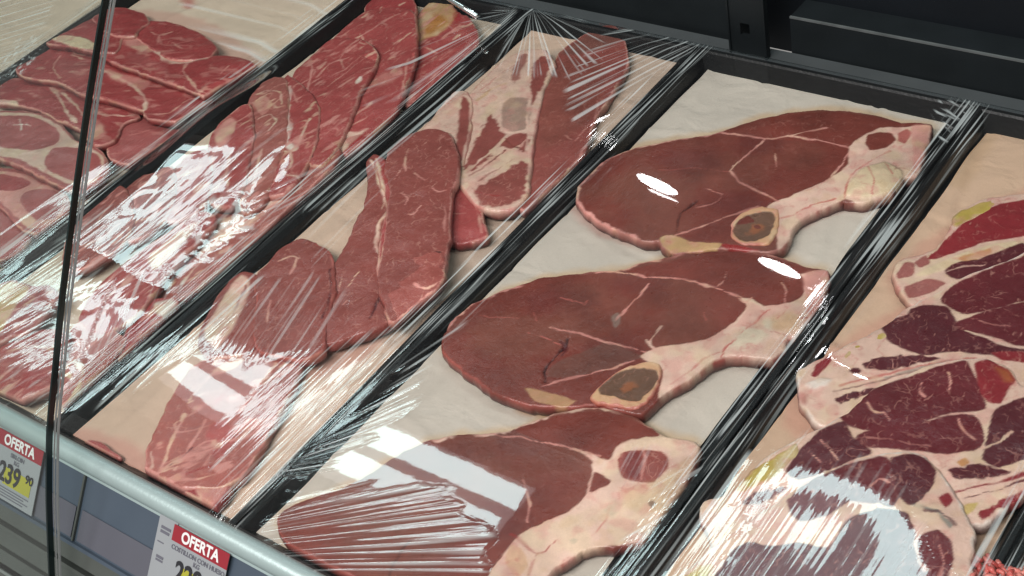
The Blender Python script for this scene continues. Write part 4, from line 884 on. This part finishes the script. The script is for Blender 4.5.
cut('middle chop with one round eye between two others', [(-20, 170), (0, 166), (22, 168), (42, 178), (62, 188), (67, 208), (58, 225), (37, 233), (25, 229), (12, 216), (-5, 200), (-20, 198)], .0195, [
    ('poly', 'fatp', [(-20, 172), (0, 168), (24, 171), (40, 182), (62, 192), (64, 210), (56, 222), (37, 230), (24, 225), (12, 212), (-4, 198)], {'f': 1}), ('poly', 'lean1b', [(20, 200), (23, 193), (34, 189), (57, 190), (63, 200), (56, 218), (38, 221), (26, 212)], {'marb': .2}), ('poly', 'lean1', [(-20, 176), (0, 171), (20, 175), (30, 183), (14, 190), (-5, 190)], {'marb': .3})], base='lean1b', marb=.2, name='loin_chop', cat_='chop', group=GC)
cut('top chop with two round eyes beside the dark glass edge', [(-20, 112), (0, 109), (25, 108), (45, 114), (62, 126), (75, 140), (90, 146), (101, 152), (106, 168), (99, 184), (82, 192), (62, 186), (40, 175), (22, 165), (0, 156), (-20, 154)], .0245, [
    ('poly', 'fat', [(-20, 114), (0, 110), (25, 109), (45, 115), (62, 127), (75, 141), (100, 153), (104, 168), (96, 182), (80, 188), (60, 182), (40, 171), (20, 160), (-10, 152)], {'f': 1}),
    ('poly', 'lean1b', [(-20, 116), (5, 113), (25, 112), (48, 121), (60, 134), (56, 145), (32, 151), (10, 148), (-20, 142)], {'marb': .25}), ('poly', 'lean1b', [(46, 160), (54, 149), (78, 148), (97, 154), (102, 168), (96, 180), (80, 184), (60, 178), (48, 170)], {'marb': .25}),
    ('line', 'fatw', [(10, 122), (20, 122), (30, 124)], 1.2), ('line', 'fatw', [(18, 116), (20, 128)], 1.2)], base='lean1b', marb=.2, name='loin_chop', cat_='chop', group=GC)

# ------------------------------------------------------------------ minced beef
def mince():
    m = MB(); c = at1(1004, 566, .03); r = random.Random(3)
    for k in range(620):
        x = c[0] + r.uniform(-.03, .09); y = c[1] + r.uniform(-.07, .012)
        top = .022 + .012 * math.exp(-((x - c[0] - .03) / .04) ** 2) - max(0, y - c[1] + .01) * .5
        z = top - r.random() * .010; a = r.uniform(0, 6.28); L = r.uniform(.004, .008); e = r.uniform(-.5, .6)
        p = []
        for i in range(5):
            t = i / 4 - .5; aa = a + e * t * 3
            p.append((x + L * t * 2 * math.cos(aa) * .7, y + L * t * 2 * math.sin(aa) * .7, z + r.uniform(-.001, .001) + .002 * math.cos(t * 3)))
        m.tube(p, [.0009, .0017, .0019, .0017, .0009], 7)
    v = np.array(m.v); o = meshobj('minced_beef', v, m.f, MEAT)
    rng = np.random.RandomState(2); per = np.repeat(rng.rand(620, 1), 35, 0)
    col = lin(188, 72, 68) * (1 - per) + lin(216, 132, 122) * per
    at = o.data.attributes.new('Col', 'FLOAT_COLOR', 'POINT'); at.data.foreach_set('color', np.column_stack([col, np.ones(len(col))]).astype(np.float32).ravel())
    at = o.data.attributes.new('marb', 'FLOAT', 'POINT'); at.data.foreach_set('value', np.full(len(col), .4, np.float32))
    tag(o, 'bright red minced beef heaped at the lower right corner', 'minced meat', kind='stuff')
mince()

# ------------------------------------------------------------------ trays, liners
tray(*TRAYX[0], 'black meat tray at the far left corner with bare wrinkled film over it', CREAM, 'cream paper sheet seen bare in the far left tray')
tray(*TRAYX[1], 'black meat tray under the thin reddish cutlets and chops', CREAM, 'cream paper sheet showing behind the reddish cutlets', [([(183, -2), (195, -6), (193, 9), (187, 8)], 'fatr', .8), ([(100, 20), (200, 20), (270, 70), (230, 110), (120, 170), (20, 200)], 'fatr', .35)])
tray(*TRAYX[2], 'narrow black tray holding the marbled slices under glossy crumpled film', CREAM, 'cream paper under the marbled slices beneath the glossiest film')
tray(*TRAYX[3], 'narrow black tray holding the fat edged sirloin strips', PEACH, 'peach stained paper beneath the fat edged sirloin strips',
     [([(430, 140), (560, 50), (640, 40), (680, 60), (560, 210), (400, 340), (330, 400), (400, 330)], 'grey', .35), ([(60, 430), (120, 440), (200, 500), (120, 480)], 'fatr', .4), ([(300, 340), (390, 325), (360, 360), (300, 380)], 'fatr', .35)])
tray(*TRAYX[4], 'widest black tray holding three big round steaks', WHITE, 'off white creased paper beneath the three big round steaks', [(S1, 'tan', .6), (S2, 'tan', .6), (S3, 'tan', .6), ([(770, 352), (790, 338), (800, 345), (780, 362)], 'fatr', .5), ([(790, 225), (810, 210), (850, 202), (845, 208), (800, 230)], 'fatr', .35), ([(570, 205), (600, 222), (640, 240), (630, 246), (590, 228)], 'fatr', .4), ([(515, 398), (560, 408), (540, 416), (522, 410)], 'stain', .8), ([(690, 300), (700, 296), (705, 304)], 'fatr', .3)], gap=.024)
tray(*TRAYX[5], 'black tray holding the dark purple chuck steaks', lin(218, 184, 156), 'peach coloured paper beneath the dark purple chuck steaks',
     [([(892, 271), (948, 229), (1024, 190), (1100, 200), (1000, 300), (905, 300)], 'fatr', .3), ([(797, 374), (898, 310), (1024, 251), (1024, 400), (800, 440)], 'fatr', .3), ([(920, 150), (950, 120), (1000, 130), (960, 190)], 'tan', .25)])
tray(*TRAYX[6], 'black tray at the right edge holding red minced beef', CREAM, 'cream paper under the minced beef at the right edge')

# ------------------------------------------------------------------ films
film(*TRAYX[0], 'wrinkled film over the empty looking tray at the far left', sets=[
    (0, [(-40, -20), (60, -20), (52, 10), (40, 40), (20, 70), (-40, 90)], (0, 20), (50, 5), 6, .3, {}),
    (1, [(0, 80), (0, 50), (20, 35), (45, 25), (40, 50), (20, 75)], (10, 70), (40, 30), 5, .3, {'len': 3})])
film(*TRAYX[1], 'film over the reddish cutlets, bunched up at the top left', zr=.0325, sets=[
    (0, [(0, 90), (-10, 40), (20, 0), (60, -10), (50, 20), (35, 45), (15, 70)], (0, 40), (50, 20), 7, .3, {}),
    (1, [(0, 80), (0, 50), (20, 35), (45, 25), (40, 50), (20, 75)], (10, 70), (40, 30), 4, .4, {'len': 2}),
    (0, [(150, 8), (240, -10), (330, -10), (340, 10), (256, 70), (225, 45), (180, 20)], (150, 8), (256, 34), 14, .06, {}),
    (2, [(-20, 285), (40, 225), (130, 150), (260, 50), (280, 62), (160, 160), (60, 240), (0, 290)], (20, 262), (160, 150), 4.5, .18, {})])
film(*TRAYX[2], 'crumpled film with strong white glare over the marbled slices', bumps=[(70, 330, -1.5, 40, 30)], rise=(-1.045, .53, .72, 1.05), sets=[
    (0, [(30, 300), (90, 245), (185, 175), (262, 145), (285, 165), (250, 215), (205, 250), (160, 290), (90, 310)], (110, 262), (230, 172), 9, .04, {'len': 8}),
    (2, [(70, 290), (130, 235), (200, 190), (280, 150), (330, 140), (300, 175), (240, 215), (170, 265), (100, 300)], (110, 270), (250, 180), 5, .045, {'len': 30}),
    (1, [(85, 355), (95, 310), (120, 280), (165, 268), (185, 285), (150, 315), (125, 350), (110, 368)], (98, 345), (120, 295), 4.8, .16, {}),
    (1, [(255, 215), (270, 195), (310, 172), (345, 165), (320, 195), (280, 225)], (256, 214), (300, 190), 4.6, .20, {}),
    (3, [(190, 250), (200, 215), (235, 205), (262, 215), (240, 258), (205, 262)], (200, 250), (240, 215), 10, .12, {'len': 1.6}),
    (1, [(360, 110), (400, 60), (500, 5), (520, 18), (460, 62), (400, 105)], (520, 10), (400, 80), 8, .12, {'fan': 1}),
    (3, [(-20, 300), (30, 262), (100, 210), (120, 215), (80, 262), (20, 305)], (0, 285), (100, 220), 5, .15, {}),
    (3, [(60, 425), (130, 365), (230, 280), (330, 195), (350, 190), (250, 285), (150, 372), (80, 428)], (80, 410), (300, 215), 4, .25, {}),
    (0, [(-20, 400), (0, 330), (50, 300), (75, 340), (60, 390), (0, 410)], (0, 370), (50, 340), 7, .08, {'len': 4})])
film(*TRAYX[3], 'film over the sirloin strips, streaked with fine diagonal creases', bumps=[(390, 200, 5, 60, 90), (150, 350, .8, 40, 40)], zr=.027, sets=[
    (0, [(212, 445), (256, 398), (300, 350), (335, 335), (400, 322), (415, 330), (345, 410), (245, 510), (215, 516)], (240, 450), (345, 350), 4.4, .17, {}),
    (1, [(190, 350), (210, 322), (250, 285), (330, 275), (350, 320), (300, 354), (250, 364)], (222, 345), (250, 306), 4.0, .12, {}),
    (2, [(95, 405), (135, 358), (180, 320), (240, 265), (262, 285), (218, 345), (165, 368), (120, 398)], (140, 365), (225, 290), 4.2, .2, {}),
    (0, [(498, 75), (515, 20), (536, 6), (580, 18), (605, 50), (578, 80), (540, 76)], (532, 4), (555, 60), 4.6, .3, {'fan': 1}),
    (1, [(565, 90), (585, 50), (625, 28), (690, 30), (708, 45), (672, 74), (620, 110), (575, 128)], (790, -10), (620, 80), 4.6, .32, {'fan': 1}),
    (3, [(300, 240), (330, 205), (380, 165), (400, 170), (360, 225), (320, 265)], (310, 235), (375, 172), 6, .08, {}),
    (3, [(400, 330), (470, 270), (560, 180), (640, 95), (660, 95), (580, 185), (490, 280), (430, 335)], (430, 310), (600, 140), 4.4, .14, {}),
    (2, [(300, 200), (360, 150), (460, 65), (480, 75), (390, 155), (320, 212)], (330, 185), (450, 80), 4.4, .2, {})])
film(*TRAYX[4], 'taut film over the three round steaks with two long light reflections', sets=[
    (0, [(262, 545), (272, 516), (310, 500), (350, 491), (400, 484), (438, 488), (455, 502), (472, 520), (488, 536), (492, 576), (490, 600), (300, 600)], (42, 567), (400, 530), 4.4, .17, {'fan': 1, 'f': 5}),
    (1, [(280, 470), (345, 425), (385, 385), (420, 340), (450, 306), (468, 312), (440, 352), (424, 388), (404, 415), (360, 445), (300, 485)], (230, 480), (420, 370), 4.6, .22, {'fan': 1, 'f': 6}),
    (2, [(385, 372), (470, 395), (560, 432), (545, 470), (480, 440), (400, 410)], (390, 385), (500, 432), 11, .012, {'len': 60}),
    (1, [(622, 545), (640, 505), (664, 478), (700, 458), (722, 470), (700, 510), (660, 560)], (640, 520), (690, 492), 4.6, .2, {}),
    (3, [(612, 485), (618, 452), (640, 444), (668, 452), (668, 475), (640, 490)], (630, 480), (645, 452), 4, .10, {}),
    (3, [(430, 325), (520, 240), (600, 160), (625, 150), (540, 245), (460, 330)], (450, 310), (600, 160), 4.2, .13, {}),
    (0, [(935, 140), (945, 100), (985, 95), (992, 120), (975, 145)], (945, 105), (975, 125), 5, .4, {'len': 6})])
film(*TRAYX[5], 'tightly pulled film over the purple chuck steaks with a zigzag glare', bumps=[(864, 440, 9.6, 84, 66), (930, 330, 3, 60, 80)], zr=.0265, sets=[
    (0, [(680, 600), (705, 555), (750, 510), (800, 465), (850, 455), (890, 480), (930, 540), (950, 600)], (800, 540), (850, 470), 4.6, .06, {}),
    (1, [(600, 620), (655, 540), (700, 480), (735, 455), (775, 462), (765, 505), (725, 560), (690, 620)], (640, 575), (700, 495), 4.6, .18, {}),
    (2, [(735, 505), (760, 465), (800, 435), (825, 445), (795, 485), (755, 515)], (745, 505), (790, 450), 5, .12, {}),
    (3, [(730, 470), (800, 375), (880, 270), (960, 150), (975, 150), (900, 270), (820, 380), (760, 470)], (760, 440), (940, 180), 4, .12, {})])
film(*TRAYX[6], 'film edge over the minced beef tray', zr=.0235, y1=Y1)

# ------------------------------------------------------------------ glass front, rod
def glass():
    prof = [(.215, -.150), (.243, -.095), (.268, -.039), (.297, .024), (.325, .078), (.352, .120), (.383, .168), (.432, .238), (.474, .296), (.517, .352), (.57, .418), (.63, .490)]
    prof = cat(prof, 4, False)
    tg = np.gradient(prof, axis=0); tg /= np.linalg.norm(tg, axis=1)[:, None]; nr = np.stack([-tg[:, 1], tg[:, 0]], 1)  # outwards/up
    t = empty('glass_panel', 'curved front glass panel ending in a dark edge at the left', 'glass panel')
    x1, x0 = -.85, -2.4
    def slab(o0, o1, xa, xb, name, mat, par):
        a = prof + nr * o0; b = prof + nr * o1
        pts = list(map(tuple, a)) + list(map(tuple, b[::-1])); n = len(a)
        m = MB(); k = len(pts)
        for x in (xa, xb): m.v += [(x, y, z) for y, z in pts]
        for i in range(k):
            j = (i + 1) % k; m.f.append((i, j, k + j, k + i))
        for i in range(n - 1):
            m.f.append((i + 1, i, k - 1 - i, k - 2 - i)); m.f.append((k + i, k + i + 1, k + k - 2 - i, k + k - 1 - i))
        return m.build(name, mat, par)
    p = slab(-.0022, .0022, x0, x1 - .0012, 'pane', GLASS, t)
    slab(-.0026, .0026, x1 - .0012, x1 + .0006, 'dark_edge', EDGE, p)
    slab(-.0088, -.0072, x1 - .001, x1 + .0006, 'pale_edge_strip', PALE, t)  # pale strips just inside the dark edge
    slab(-.0052, -.0046, x1 - .001, x1 + .0006, 'pale_edge_strip', PALE, t)
glass()
a = at1(424, -18, .045); b = at1(477.5, 16.5, .045)
rod = MB().tube([a, a * .5 + b * .5, b], .0034, 14).build('metal_rod', CHROME, None, True)
tag(rod, 'short shiny metal rod end poking in at the top of the counter', 'metal rod')

# ------------------------------------------------------------------ price tags
DN = np.array([0, -math.cos(math.radians(50.5)), -math.sin(math.radians(50.5))]); UP = -DN; RT = np.array([1.0, 0, 0]); NM = np.cross(RT, UP)
def text_part(body, size, x, y, off, mat, parent, bold=0.0, name='lettering', sx=1.0):
    cu = bpy.data.curves.new(name, 'FONT'); cu.body = body; cu.size = size; cu.extrude = .00008; cu.offset = bold; cu.align_x = 'CENTER'; cu.align_y = 'CENTER'
    to = bpy.data.objects.new('tmp', cu); COL.objects.link(to)
    dg = bpy.context.evaluated_depsgraph_get(); me = bpy.data.meshes.new_from_object(to.evaluated_get(dg)); bpy.data.objects.remove(to)
    me.materials.clear(); me.materials.append(mat)
    for v in me.vertices: v.co.x *= sx
    o = bpy.data.objects.new(name, me); COL.objects.link(o); o.parent = parent; o.location = (x, y, off)
    return o
def flat(parent, name, mat, x0, x1, y0, y1, z0, z1): return MB().box(x0, x1, y0, y1, z0, z1).build(name, mat, parent)
def price_tag(label, corner, w, h, big, cents, lines, side=True, tilt=0.0):
    """corner: world position of the card's upper right corner"""
    t = empty('price_tag', label, 'price tag', 'offer tags clipped to the front rail')
    o = np.array(corner)
    M = Matrix([[RT[i], UP[i], NM[i], o[i]] for i in range(3)] + [[0, 0, 0, 1]])
    t.matrix_world = M @ Matrix.Rotation(tilt, 4, 'Z')
    xl = -w
    flat(t, 'card', WHITEC, xl, 0, -h, 0, 0, .0006)
    if side: flat(t, 'side_card', WHITEC, xl - .019, xl + .002, -h * .99, .0035, -.0008, -.0002)
    flat(t, 'red_header', RED, xl - .0005, .0004, -.0125, .0005, .0008, .0011)
    text_part('OFERTA', .0125, xl / 2, -.0062, .0013, INKW, t, .0004, sx=.92)
    flat(t, 'yellow_patch', YEL, xl * .72, -w * .12, -.044, -.029, .0008, .001)
    text_part(lines[0], .0052, xl / 2, -.0172, .001, INKG, t, .0001)
    text_part(lines[1], .0052, xl / 2, -.0222, .001, INKG, t, .0001)
    text_part(big, .0235, xl * .60, -.0345, .0013, INK, t, .0006, sx=.85)
    if cents: text_part(cents, .0105, -w * .17, -.0300, .0013, INK, t, .0002)
    for k in range(4): flat(t, 'small_print', INKG, xl * .85, -w * (.12 + .1 * (k % 2)), -.0475 - k * .0024, -.0466 - k * .0024, .0008, .001)
    if side:
        for k, (a_, b_) in enumerate(((-.015, -.004), (-.015, -.005), (-.016, -.009), (-.014, -.006), (-.014, -.006))):
            y = (-.006, -.0095, -.019, -.030, -.033)[k]; hh = (.0022, .0022, .0008, .0022, .0016)[k]
            flat(t, 'small_print', INKG, xl + a_, xl + b_, y - hh, y, 0, .0002)
    return t
def on_channel(px, py):
    v = rays([(px, py)])[0]; q = np.array([0, .3392, .0065]) + NM * .0035
    return CAMP + v * (((q - CAMP) @ NM) / (v @ NM))
c1 = on_channel(44.5, 452)
price_tag('white offer tag priced 239.90 behind the glass at the left', c1, .062, .0575, '239', '90', ['SIRLOIN', 'KG'], side=False)
c2 = on_channel(230.5, 554.5)
price_tag('white offer tag with its price cut off by the bottom picture edge', c2, .0615, .062, '229', '', ['COSTILLON CON HUESO', 'KG'])

# ------------------------------------------------------------------ light
w = bpy.data.worlds.new('World'); SC.world = w; w.use_nodes = True
bg = w.node_tree.nodes['Background']; bg.inputs[0].default_value = (1.0, .97, .93, 1); bg.inputs[1].default_value = .33
def area(name, loc, sx, sy, L, color, rot=(0, 0, 0), spread=None):
    l = bpy.data.lights.new(name, 'AREA'); l.shape = 'RECTANGLE'; l.size = sx; l.size_y = sy; l.color = color
    l.energy = L * math.pi * sx * sy
    if spread: l.spread = spread
    o = bpy.data.objects.new(name, l); COL.objects.link(o); o.location = loc; o.rotation_euler = rot; return o
LC = (.72, 1.0, 1.0)
TL = math.radians(-28)
for yy in (1.071, 1.000):
    area('strip_lamp', (-2.15, yy, 1.0), 2.0, .042, 5.4, LC, (TL, 0, 0))
    area('strip_lamp', (-.25, yy, 1.0), 1.32, .042, 5.4, LC, (TL, 0, 0))
area('front_fill_lamp', (-.6, -1.0, 2.3), 2.4, .8, 15, (1.0, .975, .94), (math.radians(28), 0, 0))  # unseen overhead fill, added to light the rail and meat fronts
area('lamp_diffuser', (-2.15, 1.035, 1.012), 2.0, .15, .8, (1, .97, 1), (0, 0, 0))
area('lamp_diffuser', (-.25, 1.035, 1.012), 1.32, .15, .8, (1, .97, 1), (0, 0, 0))
# small unseen lamps added at the back panel, shaped to mirror film glints
def spot(px, py, sx, sy, roll, L=14):
    P = at1(px, py, .0255); v = rays([(px, py)])[0] * np.array([1, 1, -1]); q = P + v * ((1.150 - P[1]) / v[1])
    o = area('glint_lamp', tuple(q), sx, sy, L, (1, 1, 1), (math.radians(-90), 0, 0)); o.data.shape = 'ELLIPSE'
    o.rotation_euler = (Matrix.Rotation(math.radians(roll), 3, 'Y') @ Matrix.Rotation(math.radians(-90), 3, 'X')).to_euler()
spot(657, 183, .060, .018, -10); spot(663, 194, .046, .005, -10, 8); spot(779, 267, .058, .018, -10); spot(854, 316, .034, .006, -14); spot(822, 294, .040, .002, -14)

SC.view_settings.view_transform = 'Standard'; SC.view_settings.look = 'None'; SC.view_settings.exposure = 0; SC.view_settings.gamma = 1
SC.render.engine = 'CYCLES'; SC.cycles.max_bounces = 10; SC.cycles.transparent_max_bounces = 24; SC.cycles.use_denoising = True; SC.cycles.use_adaptive_sampling = False; SC.cycles.denoising_input_passes = 'RGB_ALBEDO'
SC.cycles.caustics_reflective = False; SC.cycles.caustics_refractive = False; SC.cycles.sample_clamp_indirect = 6
